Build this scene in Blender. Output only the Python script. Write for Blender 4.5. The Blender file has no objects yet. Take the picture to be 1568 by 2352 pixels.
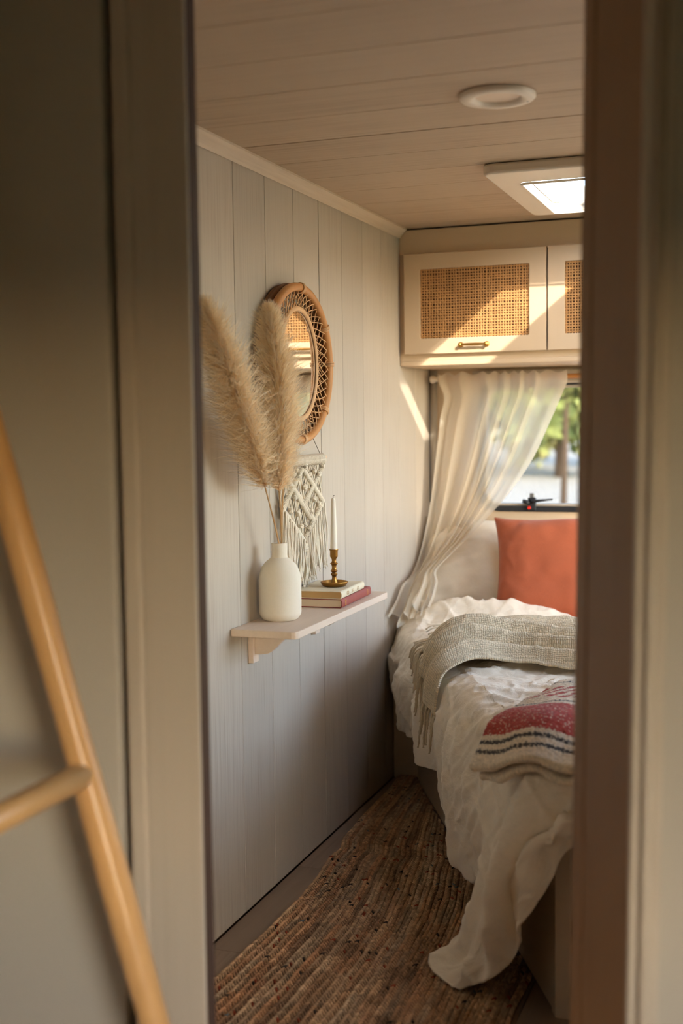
import bpy, bmesh, math, random
import numpy as np
from mathutils import Vector, Matrix

random.seed(7)
RNG = np.random.default_rng(7)
scene = bpy.context.scene
COL = scene.collection

# ---------------------------------------------------------------- camera
F_PX, IMG_H = 2785.6, 2352
cam_data = bpy.data.cameras.new('camera')
cam = bpy.data.objects.new('camera', cam_data)
COL.objects.link(cam)
scene.camera = cam
cam_data.sensor_fit = 'VERTICAL'
cam_data.sensor_height = 36.0
cam_data.sensor_width = 24.0
cam_data.lens = 36.0 * F_PX / IMG_H
cam_data.clip_start = 0.02
_yaw, _pitch, _roll = 0.350135, 0.0743858, -0.0130625
_f = Vector((-math.sin(_yaw), math.cos(_yaw), 0)); _r = Vector((math.cos(_yaw), math.sin(_yaw), 0)); _u = Vector((0, 0, 1))
_f2 = _f * math.cos(_pitch) - _u * math.sin(_pitch); _u2 = _u * math.cos(_pitch) + _f * math.sin(_pitch)
_r3 = _r * math.cos(_roll) + _u2 * math.sin(_roll); _u3 = _u2 * math.cos(_roll) - _r * math.sin(_roll)
_m = Matrix((_r3, _u3, -_f2)).transposed().to_4x4()
_m.translation = Vector((0, 0, 1.2719))
cam.matrix_world = _m
cam_data.dof.use_dof = True
cam_data.dof.focus_distance = 3.35
cam_data.dof.aperture_fstop = 2.2

# ---------------------------------------------------------------- world, sun, exposure
SUN_DIR = Vector((-0.80, 1.0, -0.67)).normalized()
world = bpy.data.worlds.new('world'); scene.world = world
world.use_nodes = True
wn = world.node_tree; wn.nodes.clear()
sky = wn.nodes.new('ShaderNodeTexSky')
sky.sky_type = 'NISHITA'; sky.sun_disc = False
sky.sun_elevation = math.radians(27.6)
sky.sun_rotation = math.atan2(-SUN_DIR.x, -SUN_DIR.y)
hsv = wn.nodes.new('ShaderNodeHueSaturation'); hsv.inputs['Saturation'].default_value = 0.95
bg = wn.nodes.new('ShaderNodeBackground'); bg.inputs['Strength'].default_value = 1.55
wo = wn.nodes.new('ShaderNodeOutputWorld')
wn.links.new(sky.outputs[0], hsv.inputs['Color']); wn.links.new(hsv.outputs[0], bg.inputs['Color']); wn.links.new(bg.outputs[0], wo.inputs['Surface'])

sun_data = bpy.data.lights.new('sun', 'SUN'); sun_data.energy = 8.5; sun_data.angle = math.radians(0.8)
sun_data.color = (1.0, 0.915, 0.80)
sun = bpy.data.objects.new('sun', sun_data); COL.objects.link(sun)
sun.rotation_euler = SUN_DIR.to_track_quat('-Z', 'Y').to_euler()

scene.view_settings.view_transform = 'Standard'
scene.view_settings.look = 'None'
scene.view_settings.gamma = 1.0
scene.view_settings.use_curve_mapping = False
scene.view_settings.exposure = 0.96
scene.cycles.max_bounces = 8
scene.cycles.diffuse_bounces = 5
scene.cycles.transparent_max_bounces = 16
scene.cycles.use_adaptive_sampling = True
scene.cycles.adaptive_threshold = 0.04
scene.cycles.sample_clamp_indirect = 10.0
scene.cycles.caustics_reflective = False
scene.cycles.caustics_refractive = False

# ---------------------------------------------------------------- helpers
def srgb(r, g, b):
    f = lambda c: (c / 255 / 12.92) if c / 255 <= 0.04045 else ((c / 255 + 0.055) / 1.055) ** 2.4
    return (f(r), f(g), f(b))

def tag(o, label=None, cat=None, group=None, kind=None):
    if label: o['label'] = label
    if cat: o['category'] = cat
    if group: o['group'] = group
    if kind: o['kind'] = kind
    return o

def empty(name, loc=(0, 0, 0), rz=0.0, **kw):
    o = bpy.data.objects.new(name, None); COL.objects.link(o)
    o.location = loc; o.rotation_euler = (0, 0, rz); o.empty_display_size = 0.05
    return tag(o, **kw)

def link(name, me, mat=None, parent=None, loc=None, smooth=False, **kw):
    if mat is not None:
        me.materials.clear(); me.materials.append(mat)
    if smooth:
        me.polygons.foreach_set('use_smooth', np.ones(len(me.polygons), bool))
    o = bpy.data.objects.new(name, me); COL.objects.link(o)
    if parent is not None: o.parent = parent
    if loc is not None: o.location = loc
    return tag(o, **kw)

def mesh(name, verts, faces, uv=None, colors=None):
    """faces: array (m,k) or list of tuples"""
    me = bpy.data.meshes.new(name)
    verts = np.asarray(verts, dtype=np.float32)
    if isinstance(faces, np.ndarray):
        m, k = faces.shape
        me.vertices.add(len(verts)); me.vertices.foreach_set('co', verts.ravel())
        me.loops.add(m * k); me.loops.foreach_set('vertex_index', faces.astype(np.int32).ravel())
        me.polygons.add(m); me.polygons.foreach_set('loop_start', np.arange(0, m * k, k, dtype=np.int32))
        me.update(calc_edges=True)
        if uv is not None:
            l = me.uv_layers.new(name='UVMap')
            l.data.foreach_set('uv', np.asarray(uv, np.float32)[faces.ravel()].ravel())
    else:
        me.from_pydata([tuple(v) for v in verts], [], faces); me.update()
    if colors is not None:
        a = me.color_attributes.new('Col', 'FLOAT_COLOR', 'POINT')
        c = np.ones((len(verts), 4), np.float32); c[:, :3] = colors
        a.data.foreach_set('color', c.ravel())
    me.validate()
    return me

class MB:
    """collects pieces of one part"""
    def __init__(s): s.v = []; s.f = []; s.n = 0
    def add(s, v, f):
        s.v.append(np.asarray(v, float)); s.f += [tuple(int(i) + s.n for i in q) for q in f]; s.n += len(v); return s
    def box(s, x0, x1, y0, y1, z0, z1):
        v = [(x, y, z) for x in (x0, x1) for y in (y0, y1) for z in (z0, z1)]
        return s.add(v, [(0, 1, 3, 2), (4, 6, 7, 5), (0, 4, 5, 1), (2, 3, 7, 6), (0, 2, 6, 4), (1, 5, 7, 3)])
    def prism(s, poly, z0, z1):
        n = len(poly)
        v = [(p[0], p[1], z0) for p in poly] + [(p[0], p[1], z1) for p in poly]
        f = [tuple(range(n - 1, -1, -1)), tuple(range(n, 2 * n))] + [(i, (i + 1) % n, n + (i + 1) % n, n + i) for i in range(n)]
        return s.add(v, f)
    def tube(s, pts, rad, seg=8, closed=False, cap=True):
        v, f = tube_data(pts, rad, seg, closed, cap); return s.add(v, f)
    def lathe(s, prof, seg=32, origin=(0, 0, 0)):
        v, f = lathe_data(prof, seg); return s.add(np.asarray(v) + np.asarray(origin), f)
    def build(s, name, mat, parent=None, bevel=0.0, bseg=2, smooth=False, loc=None, fix=True, **kw):
        me = bpy.data.meshes.new(name)
        me.from_pydata([tuple(p) for a in s.v for p in a], [], s.f); me.update()
        if bevel or fix:
            bm = bmesh.new(); bm.from_mesh(me)
            bmesh.ops.recalc_face_normals(bm, faces=bm.faces)
            if bevel:
                es = [e for e in bm.edges if len(e.link_faces) == 2 and e.calc_face_angle(0) > 0.5]
                bmesh.ops.bevel(bm, geom=es, offset=bevel, segments=bseg, affect='EDGES', profile=0.5, clamp_overlap=True)
            bm.to_mesh(me); bm.free()
        return link(name, me, mat, parent, loc, smooth, **kw)

def tube_data(pts, rad, seg=8, closed=False, cap=True):
    P = np.asarray(pts, float); n = len(P)
    R = np.full(n, rad) if np.isscalar(rad) else np.asarray(rad, float)
    if closed: T = np.roll(P, -1, 0) - np.roll(P, 1, 0)
    else: T = np.gradient(P, axis=0)
    T /= np.linalg.norm(T, axis=1)[:, None] + 1e-12
    ref = np.array([0, 0, 1.0]) if abs(T[0][2]) < 0.9 else np.array([1.0, 0, 0])
    N = np.cross(T[0], ref); N /= np.linalg.norm(N)
    V = []
    for i in range(n):
        N = N - T[i] * (N @ T[i]); N /= np.linalg.norm(N) + 1e-12
        B = np.cross(T[i], N)
        a = np.arange(seg) * 2 * math.pi / seg
        V.append(P[i] + R[i] * (np.cos(a)[:, None] * N + np.sin(a)[:, None] * B))
    V = np.concatenate(V); f = []
    for i in range(n if closed else n - 1):
        j = (i + 1) % n
        for k in range(seg):
            f.append((i * seg + k, i * seg + (k + 1) % seg, j * seg + (k + 1) % seg, j * seg + k))
    if cap and not closed:
        f.append(tuple(range(seg - 1, -1, -1))); f.append(tuple((n - 1) * seg + k for k in range(seg)))
    return V, f

def lathe_data(prof, seg=32):
    """prof: list of (r,z)"""
    v = []; f = []; n = len(prof)
    for r, z in prof:
        for k in range(seg):
            a = 2 * math.pi * k / seg; v.append((r * math.cos(a), r * math.sin(a), z))
    for i in range(n - 1):
        for k in range(seg):
            f.append((i * seg + k, i * seg + (k + 1) % seg, (i + 1) * seg + (k + 1) % seg, (i + 1) * seg + k))
    f.append(tuple(range(seg - 1, -1, -1))); f.append(tuple((n - 1) * seg + k for k in range(seg)))
    return v, f

def smooth_by_angle(o, ang=40):
    me = o.data
    me.polygons.foreach_set('use_smooth', np.ones(len(me.polygons), bool))
    try: me.set_sharp_from_angle(angle=math.radians(ang))
    except Exception: pass
    return o

def spline(P, n, closed=False):
    """Catmull-Rom resampling by chord length of control points (m,d) to n points"""
    P = np.asarray(P, float)
    d = np.linalg.norm(np.diff(P, axis=0), axis=1); t = np.concatenate([[0], np.cumsum(d + 1e-9)]); t /= t[-1]
    return hermite(t, P, np.linspace(0, 1, n))

def hermite(t, P, q):
    """monotone-ish cubic through (t,P) evaluated at q; P (m,...)"""
    t = np.asarray(t, float); P = np.asarray(P, float); q = np.asarray(q, float)
    m = np.gradient(P, t, axis=0) if len(t) > 2 else np.repeat(((P[1] - P[0]) / (t[1] - t[0]))[None], 2, 0)
    i = np.clip(np.searchsorted(t, q, side='right') - 1, 0, len(t) - 2)
    h = t[i + 1] - t[i]; x = np.clip((q - t[i]) / h, 0, 1)
    sh = (-1,) + (1,) * (P.ndim - 1)
    x = x.reshape(sh); h = h.reshape(sh)
    return ((2 * x**3 - 3 * x**2 + 1) * P[i] + (x**3 - 2 * x**2 + x) * h * m[i] + (-2 * x**3 + 3 * x**2) * P[i + 1] + (x**3 - x**2) * h * m[i + 1])

_PERM = np.random.default_rng(3).random((256, 256))
def vnoise(x, y):
    x = np.asarray(x, float); y = np.asarray(y, float)
    xi = np.floor(x).astype(int); yi = np.floor(y).astype(int); fx = x - xi; fy = y - yi
    fx = fx * fx * fx * (fx * (fx * 6 - 15) + 10); fy = fy * fy * fy * (fy * (fy * 6 - 15) + 10)
    g = lambda a, b: _PERM[a & 255, b & 255]
    return ((g(xi, yi) * (1 - fx) + g(xi + 1, yi) * fx) * (1 - fy) + (g(xi, yi + 1) * (1 - fx) + g(xi + 1, yi + 1) * fx) * fy) * 2 - 1
def fbm(x, y, o=3):
    s = 0; a = 1.0
    for k in range(o):
        s = s + a * vnoise(x * 2**k + 17.3 * k, y * 2**k + 5.1 * k); a *= 0.5
    return s
def ridge(x, y):
    return 1 - np.abs(vnoise(x, y)) * 2

def grid_faces(nu, nv):
    i = np.arange(nu - 1)[:, None] * nv + np.arange(nv - 1)[None]
    i = i.ravel()
    return np.stack([i, i + nv, i + nv + 1, i + 1], 1)

def grid_normals(G):
    du = np.gradient(G, axis=0); dv = np.gradient(G, axis=1)
    n = np.cross(du, dv); n /= np.linalg.norm(n, axis=2)[..., None] + 1e-12
    return n

def sheet(name, G, mat, parent=None, thick=0.0, offset=0.0, colors=None, **kw):
    nu, nv = G.shape[:2]
    lu = np.concatenate([[0], np.cumsum(np.linalg.norm(np.diff(G[:, nv // 2], axis=0), axis=1))])
    lv = np.concatenate([[0], np.cumsum(np.linalg.norm(np.diff(G[nu // 2], axis=0), axis=1))])
    uv = np.stack(np.broadcast_arrays(lu[:, None], lv[None]), -1).reshape(-1, 2)
    me = mesh(name, G.reshape(-1, 3), grid_faces(nu, nv), uv=uv, colors=None if colors is None else colors.reshape(-1, 3))
    o = link(name, me, mat, parent, smooth=True, **kw)
    if thick:
        md = o.modifiers.new('thickness', 'SOLIDIFY'); md.thickness = thick; md.offset = offset
    return o

def rrect(x0, x1, y0, y1, r, k=6):
    """rounded rectangle loop with 4*(k+1) points, ccw"""
    out = []
    for cx, cy, a0 in ((x1 - r, y1 - r, 0), (x0 + r, y1 - r, 90), (x0 + r, y0 + r, 180), (x1 - r, y0 + r, 270)):
        for i in range(k + 1):
            a = math.radians(a0 + 90 * i / k); out.append((cx + r * math.cos(a), cy + r * math.sin(a)))
    return out

def ring_plate(mb, outer, inner, d0, d1, mp):
    """plate between two loops of equal count; mp(a,b,d)->xyz"""
    n = len(outer); v = []
    for d in (d0, d1):
        v += [mp(a, b, d) for a, b in outer] + [mp(a, b, d) for a, b in inner]
    f = []
    for i in range(n):
        j = (i + 1) % n
        f.append((i, j, n + j, n + i)); f.append((2 * n + i, 3 * n + i, 3 * n + j, 2 * n + j))
        f.append((i, 2 * n + i, 2 * n + j, j)); f.append((n + i, n + j, 3 * n + j, 3 * n + i))
    return mb.add(v, f)

def square_to(loop, x0, x1, y0, y1, k=6):
    """outer rectangle loop matching rrect's point count (corner points repeated along the sides)"""
    # first half of corner 0 lies on the x1 side, second half on the y1 side, and so on
    res = []
    for c, (cx, cy) in enumerate(((x1, y1), (x0, y1), (x0, y0), (x1, y0))):
        for i in range(k + 1):
            ix, iy = loop[c * (k + 1) + i]; m = k / 2
            side_x = (i < m) if c in (0, 2) else (i > m)
            if abs(i - m) < 0.1: res.append((cx, cy))
            elif side_x: res.append((cx, iy))
            else: res.append((ix, cy))
    return res

# ---------------------------------------------------------------- materials
def nodes_of(name):
    m = bpy.data.materials.new(name); m.use_nodes = True
    nt = m.node_tree; b = nt.nodes['Principled BSDF']
    return m, nt, b

def N(nt, t, **kw):
    n = nt.nodes.new(t)
    for k, v in kw.items():
        if k in n.inputs.keys(): n.inputs[k].default_value = v
        else: setattr(n, k, v)
    return n

def c4(c, k=1.0): return (c[0] * k, c[1] * k, c[2] * k, 1)

def plain(name, col, rough=0.6, metal=0.0, var=0.06, scale=12.0, bump=0.0, bscale=200.0, spec=0.4, sheen=0.0, stretch=(1, 1, 1), trans=0.0):
    m, nt, b = nodes_of(name)
    tc = N(nt, 'ShaderNodeTexCoord'); mp = N(nt, 'ShaderNodeMapping'); mp.inputs['Scale'].default_value = stretch
    nt.links.new(tc.outputs['Object'], mp.inputs['Vector'])
    nz = N(nt, 'ShaderNodeTexNoise', Scale=scale, Detail=5.0)
    nt.links.new(mp.outputs[0], nz.inputs['Vector'])
    mx = N(nt, 'ShaderNodeMix', data_type='RGBA')
    mx.inputs['A'].default_value = c4(col, 1 - var); mx.inputs['B'].default_value = c4(col, 1 + var)
    mx.inputs[6].default_value = c4(col, 1 - var); mx.inputs[7].default_value = c4(col, 1 + var)
    nt.links.new(nz.outputs['Fac'], mx.inputs[0])
    nt.links.new(mx.outputs[2], b.inputs['Base Color'])
    b.inputs['Roughness'].default_value = rough; b.inputs['Metallic'].default_value = metal
    b.inputs['Specular IOR Level'].default_value = spec
    if sheen: b.inputs['Sheen Weight'].default_value = sheen
    if bump:
        n2 = N(nt, 'ShaderNodeTexNoise', Scale=bscale, Detail=3.0); nt.links.new(mp.outputs[0], n2.inputs['Vector'])
        bp = N(nt, 'ShaderNodeBump', Strength=bump, Distance=0.002); nt.links.new(n2.outputs['Fac'], bp.inputs['Height'])
        nt.links.new(bp.outputs[0], b.inputs['Normal'])
    return m

def wood(name, col, dark, axis='z', rough=0.55, fine=90.0, amount=0.5, contrast=(0.42, 0.72), tone=0.08, bump=0.15):
    """grain along one axis of the piece, every piece shifted by its own random number"""
    m, nt, b = nodes_of(name)
    tc = N(nt, 'ShaderNodeTexCoord'); oi = N(nt, 'ShaderNodeObjectInfo')
    sc = {'x': (0.025, 1, 1), 'y': (1, 0.025, 1), 'z': (1, 1, 0.025)}[axis]
    mp = N(nt, 'ShaderNodeMapping'); mp.inputs['Scale'].default_value = sc
    nt.links.new(tc.outputs['Object'], mp.inputs['Vector'])
    off = N(nt, 'ShaderNodeMath', operation='MULTIPLY'); off.inputs[1].default_value = 37.0
    nt.links.new(oi.outputs['Random'], off.inputs[0])
    nz = N(nt, 'ShaderNodeTexNoise', noise_dimensions='4D', Scale=fine, Detail=6.0, Roughness=0.6)
    nt.links.new(mp.outputs[0], nz.inputs['Vector']); nt.links.new(off.outputs[0], nz.inputs['W'])
    big = N(nt, 'ShaderNodeTexNoise', noise_dimensions='4D', Scale=7.0, Detail=2.0)
    nt.links.new(tc.outputs['Object'], big.inputs['Vector']); nt.links.new(off.outputs[0], big.inputs['W'])
    rp = N(nt, 'ShaderNodeMapRange'); rp.inputs[1].default_value = contrast[0]; rp.inputs[2].default_value = contrast[1]
    nt.links.new(nz.outputs['Fac'], rp.inputs[0])
    rb = N(nt, 'ShaderNodeMapRange'); rb.inputs[1].default_value = 0.35; rb.inputs[2].default_value = 0.7; rb.inputs[3].default_value = 0.25
    nt.links.new(big.outputs['Fac'], rb.inputs[0])
    am = N(nt, 'ShaderNodeMapRange'); am.inputs[3].default_value = amount * 0.35; am.inputs[4].default_value = amount
    nt.links.new(oi.outputs['Random'], am.inputs[0])
    m1 = N(nt, 'ShaderNodeMath', operation='MULTIPLY'); nt.links.new(rp.outputs[0], m1.inputs[0]); nt.links.new(rb.outputs[0], m1.inputs[1])
    m2 = N(nt, 'ShaderNodeMath', operation='MULTIPLY'); nt.links.new(m1.outputs[0], m2.inputs[0]); nt.links.new(am.outputs[0], m2.inputs[1])
    mx = N(nt, 'ShaderNodeMix', data_type='RGBA'); mx.inputs[6].default_value = c4(col); mx.inputs[7].default_value = c4(dark)
    nt.links.new(m2.outputs[0], mx.inputs[0])
    hs = N(nt, 'ShaderNodeHueSaturation')
    vr = N(nt, 'ShaderNodeMapRange'); vr.inputs[3].default_value = 1 - tone; vr.inputs[4].default_value = 1 + tone
    wn_ = N(nt, 'ShaderNodeTexWhiteNoise', noise_dimensions='1D'); nt.links.new(oi.outputs['Random'], wn_.inputs['W'])
    nt.links.new(wn_.outputs['Value'], vr.inputs[0]); nt.links.new(vr.outputs[0], hs.inputs['Value']); nt.links.new(mx.outputs[2], hs.inputs['Color'])
    nt.links.new(hs.outputs[0], b.inputs['Base Color'])
    b.inputs['Roughness'].default_value = rough; b.inputs['Specular IOR Level'].default_value = 0.35
    bp = N(nt, 'ShaderNodeBump', Strength=bump, Distance=0.001); nt.links.new(nz.outputs['Fac'], bp.inputs['Height']); nt.links.new(bp.outputs[0], b.inputs['Normal'])
    return m

def cloth(name, col, var=0.05, weave=700.0, bump=0.25, rough=0.85, sheen=0.15, attr=False, translucent=0.0, crease=0.0):
    m, nt, b = nodes_of(name)
    uv = N(nt, 'ShaderNodeUVMap'); uv.uv_map = 'UVMap'
    nz = N(nt, 'ShaderNodeTexNoise', Scale=14.0, Detail=6.0, Roughness=0.65); nt.links.new(uv.outputs[0], nz.inputs['Vector'])
    mp = N(nt, 'ShaderNodeMapping'); mp.inputs['Scale'].default_value = (1, 0.12, 1); nt.links.new(uv.outputs[0], mp.inputs['Vector'])
    s1 = N(nt, 'ShaderNodeTexNoise', Scale=weave, Detail=2.0); nt.links.new(mp.outputs[0], s1.inputs['Vector'])
    mp2 = N(nt, 'ShaderNodeMapping'); mp2.inputs['Scale'].default_value = (0.12, 1, 1); nt.links.new(uv.outputs[0], mp2.inputs['Vector'])
    s2 = N(nt, 'ShaderNodeTexNoise', Scale=weave, Detail=2.0); nt.links.new(mp2.outputs[0], s2.inputs['Vector'])
    ad = N(nt, 'ShaderNodeMath', operation='ADD'); nt.links.new(s1.outputs['Fac'], ad.inputs[0]); nt.links.new(s2.outputs['Fac'], ad.inputs[1])
    if attr:
        at = N(nt, 'ShaderNodeAttribute', attribute_name='Col'); src = at.outputs['Color']
    else:
        mx = N(nt, 'ShaderNodeMix', data_type='RGBA'); mx.inputs[6].default_value = c4(col, 1 - var); mx.inputs[7].default_value = c4(col, 1 + var)
        nt.links.new(nz.outputs['Fac'], mx.inputs[0]); src = mx.outputs[2]
    th = N(nt, 'ShaderNodeMapRange'); th.inputs[1].default_value = 0.6; th.inputs[2].default_value = 1.4; th.inputs[3].default_value = 1 - var * 1.6; th.inputs[4].default_value = 1 + var * 1.6
    nt.links.new(ad.outputs[0], th.inputs[0])
    hs = N(nt, 'ShaderNodeHueSaturation'); nt.links.new(src, hs.inputs['Color']); nt.links.new(th.outputs[0], hs.inputs['Value'])
    nt.links.new(hs.outputs[0], b.inputs['Base Color'])
    b.inputs['Roughness'].default_value = rough; b.inputs['Sheen Weight'].default_value = sheen; b.inputs['Specular IOR Level'].default_value = 0.15
    bp = N(nt, 'ShaderNodeBump', Strength=bump, Distance=0.0008); nt.links.new(ad.outputs[0], bp.inputs['Height'])
    last = bp
    if crease:
        cn = N(nt, 'ShaderNodeTexNoise', Scale=22.0, Detail=5.0, Roughness=0.6, Distortion=0.6); nt.links.new(uv.outputs[0], cn.inputs['Vector'])
        b2 = N(nt, 'ShaderNodeBump', Strength=crease, Distance=0.006); nt.links.new(cn.outputs['Fac'], b2.inputs['Height']); nt.links.new(bp.outputs[0], b2.inputs['Normal']); last = b2
    nt.links.new(last.outputs[0], b.inputs['Normal'])
    if translucent:
        tr = N(nt, 'ShaderNodeBsdfTranslucent'); nt.links.new(hs.outputs[0], tr.inputs['Color'])
        mxs = N(nt, 'ShaderNodeMixShader'); mxs.inputs[0].default_value = translucent
        out = nt.nodes['Material Output']
        nt.links.new(b.outputs[0], mxs.inputs[1]); nt.links.new(tr.outputs[0], mxs.inputs[2])
        tp = N(nt, 'ShaderNodeBsdfTransparent'); m3 = N(nt, 'ShaderNodeMixShader'); m3.inputs[0].default_value = 0.28
        nt.links.new(mxs.outputs[0], m3.inputs[1]); nt.links.new(tp.outputs[0], m3.inputs[2]); nt.links.new(m3.outputs[0], out.inputs['Surface'])
    return m

def attr_mat(name, rough=0.8, noise=0.1, sheen=0.0, nscale=300.0):
    m, nt, b = nodes_of(name)
    at = N(nt, 'ShaderNodeAttribute', attribute_name='Col')
    tc = N(nt, 'ShaderNodeTexCoord'); nz = N(nt, 'ShaderNodeTexNoise', Scale=nscale, Detail=3.0); nt.links.new(tc.outputs['Object'], nz.inputs['Vector'])
    th = N(nt, 'ShaderNodeMapRange'); th.inputs[3].default_value = 1 - noise * 2; th.inputs[4].default_value = 1 + noise * 2; nt.links.new(nz.outputs['Fac'], th.inputs[0])
    hs = N(nt, 'ShaderNodeHueSaturation'); nt.links.new(at.outputs['Color'], hs.inputs['Color']); nt.links.new(th.outputs[0], hs.inputs['Value'])
    nt.links.new(hs.outputs[0], b.inputs['Base Color']); b.inputs['Roughness'].default_value = rough; b.inputs['Sheen Weight'].default_value = sheen
    b.inputs['Specular IOR Level'].default_value = 0.2
    bp = N(nt, 'ShaderNodeBump', Strength=0.3, Distance=0.0008); nt.links.new(nz.outputs['Fac'], bp.inputs['Height']); nt.links.new(bp.outputs[0], b.inputs['Normal'])
    return m

def glass(name, tint, gloss=0.06, haze=0.0):
    m, nt, b = nodes_of(name); nt.nodes.remove(b)
    tp = N(nt, 'ShaderNodeBsdfTransparent'); tp.inputs[0].default_value = (*tint, 1)
    gl = N(nt, 'ShaderNodeBsdfGlossy', Roughness=0.02)
    mx = N(nt, 'ShaderNodeMixShader'); mx.inputs[0].default_value = gloss
    nt.links.new(tp.outputs[0], mx.inputs[1]); nt.links.new(gl.outputs[0], mx.inputs[2])
    last = mx
    if haze:
        tl = N(nt, 'ShaderNodeBsdfTranslucent'); tl.inputs[0].default_value = (0.9, 0.9, 0.9, 1)
        m2 = N(nt, 'ShaderNodeMixShader'); m2.inputs[0].default_value = haze
        nt.links.new(mx.outputs[0], m2.inputs[1]); nt.links.new(tl.outputs[0], m2.inputs[2]); last = m2
    nt.links.new(last.outputs[0], nt.nodes['Material Output'].inputs['Surface'])
    return m

M = {}
M['plank'] = wood('washed_plank', srgb(188, 177, 162), srgb(126, 102, 80), 'z', amount=0.62, tone=0.05, fine=150.0, contrast=(0.46, 0.74))
M['ceil'] = wood('washed_ceiling_plank', srgb(190, 168, 143), srgb(120, 94, 70), 'x', amount=0.6, tone=0.04)
M['backing'] = plain('dark_backing', srgb(96, 78, 62), 0.9)
M['floor'] = wood('floor_plank', srgb(150, 128, 108), srgb(92, 72, 56), 'y', amount=0.9, fine=60.0, tone=0.14, rough=0.5)
M['cream'] = plain('cream_paint', srgb(208, 184, 154), 0.5, var=0.02, scale=6.0, bump=0.04)
M['trim'] = wood('trim_wood', srgb(206, 188, 166), srgb(160, 136, 112), 'y', amount=0.4, tone=0.03)
M['casing'] = wood('casing_paint', srgb(186, 175, 160), srgb(150, 132, 114), 'z', amount=0.35, tone=0.03, fine=40)
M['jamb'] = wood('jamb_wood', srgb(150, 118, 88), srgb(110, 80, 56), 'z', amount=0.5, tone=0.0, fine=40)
M['panel'] = plain('partition_panel', srgb(178, 171, 159), 0.6, var=0.03, scale=3.0)
M['shelf'] = wood('shelf_wood', srgb(226, 205, 184), srgb(180, 150, 125), 'y', amount=0.35, tone=0.0)
M['cane'] = plain('cane', srgb(196, 146, 92), 0.6, var=0.25, scale=30.0)
M['canebk'] = plain('cane_backing', srgb(78, 46, 22), 0.9, var=0.1)
M['brass'] = plain('brass', srgb(196, 150, 78), 0.32, metal=1.0, var=0.12, scale=25.0)
M['oldbrass'] = plain('aged_brass', srgb(160, 118, 60), 0.36, metal=1.0, var=0.28, scale=40.0)
M['rattan'] = plain('rattan', srgb(196, 138, 82), 0.45, var=0.15, scale=25.0, bump=0.1, bscale=120)
M['rattan_pale'] = plain('rattan_pale', srgb(222, 176, 128), 0.5, var=0.10, scale=18.0)
M['rattan_shaded'] = plain('rattan_shaded', srgb(120, 78, 44), 0.6, var=0.15, scale=25.0)  # darker copy of rattan, shadow on the rim's outer side put into the colour
M['mirror'] = plain('mirror_glass', (0.92, 0.92, 0.90), 0.015, metal=1.0, var=0.0)
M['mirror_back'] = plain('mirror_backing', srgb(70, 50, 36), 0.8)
M['ceramic'] = plain('matte_ceramic', srgb(228, 218, 200), 0.75, var=0.03, scale=120.0, bump=0.12, bscale=600.0, spec=0.25)
M['cord'] = plain('cotton_cord', srgb(226, 214, 194), 0.9, var=0.12, scale=160.0, bump=0.3, bscale=500)
M['stalk'] = plain('dry_stalk', srgb(200, 160, 112), 0.7, var=0.12)
M['plume'] = attr_mat('pampas_plume', 0.85, 0.05, 0.3)
_nt = M['plume'].node_tree; _b = _nt.nodes['Principled BSDF']; _tr = N(_nt, 'ShaderNodeBsdfTranslucent'); _mx = N(_nt, 'ShaderNodeMixShader'); _mx.inputs[0].default_value = 0.6
_nt.links.new(_b.inputs['Base Color'].links[0].from_socket, _tr.inputs['Color']); _nt.links.new(_b.outputs[0], _mx.inputs[1]); _nt.links.new(_tr.outputs[0], _mx.inputs[2]); _nt.links.new(_mx.outputs[0], _nt.nodes['Material Output'].inputs['Surface'])
M['wax'] = plain('candle_wax', srgb(238, 230, 214), 0.45, var=0.01); M['wax'].node_tree.nodes['Principled BSDF'].inputs['Subsurface Weight'].default_value = 0.25
M['wax'].node_tree.nodes['Principled BSDF'].inputs['Subsurface Radius'].default_value = (0.008, 0.006, 0.004)
M['wick'] = plain('burnt_wick', srgb(45, 40, 38), 0.9)
M['bookcream'] = plain('cream_book_cloth', srgb(226, 212, 182), 0.7, var=0.04, scale=30)
M['bookred'] = plain('red_book_cloth', srgb(154, 78, 68), 0.6, var=0.1, scale=40)
M['pages_tan'] = plain('tan_pages', srgb(206, 168, 112), 0.85, var=0.08, scale=60, stretch=(1, 1, 25))
M['pages'] = plain('cream_pages', srgb(226, 206, 178), 0.85, var=0.07, scale=60, stretch=(1, 1, 25))
M['gilt'] = plain('gilt', srgb(210, 160, 90), 0.4, metal=0.6, var=0.1)
M['linen'] = cloth('ivory_linen', srgb(243, 229, 206), var=0.03, crease=0.8)
M['mattress'] = plain('mattress_cloth', srgb(220, 206, 188), 0.9, var=0.03)
M['pillow'] = cloth('cream_linen', srgb(234, 220, 198), var=0.03, crease=0.35)
M['rust'] = cloth('rust_linen', srgb(176, 92, 60), var=0.05, crease=0.08)
M['knit'] = cloth('beige_knit', srgb(222, 204, 172), var=0.10, weave=260.0, bump=0.8)
_nt = M['knit'].node_tree; _b = _nt.nodes['Principled BSDF']; _uv = N(_nt, 'ShaderNodeUVMap'); _uv.uv_map = 'UVMap'
_vo = N(_nt, 'ShaderNodeTexVoronoi', Scale=185.0, Randomness=0.35); _nt.links.new(_uv.outputs[0], _vo.inputs['Vector'])
_bp = N(_nt, 'ShaderNodeBump', Strength=0.9, Distance=0.003); _bp.invert = True; _nt.links.new(_vo.outputs['Distance'], _bp.inputs['Height']); _nt.links.new(_b.inputs['Normal'].links[0].from_socket, _bp.inputs['Normal'])
_nt.links.new(_bp.outputs[0], _b.inputs['Normal'])
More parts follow.
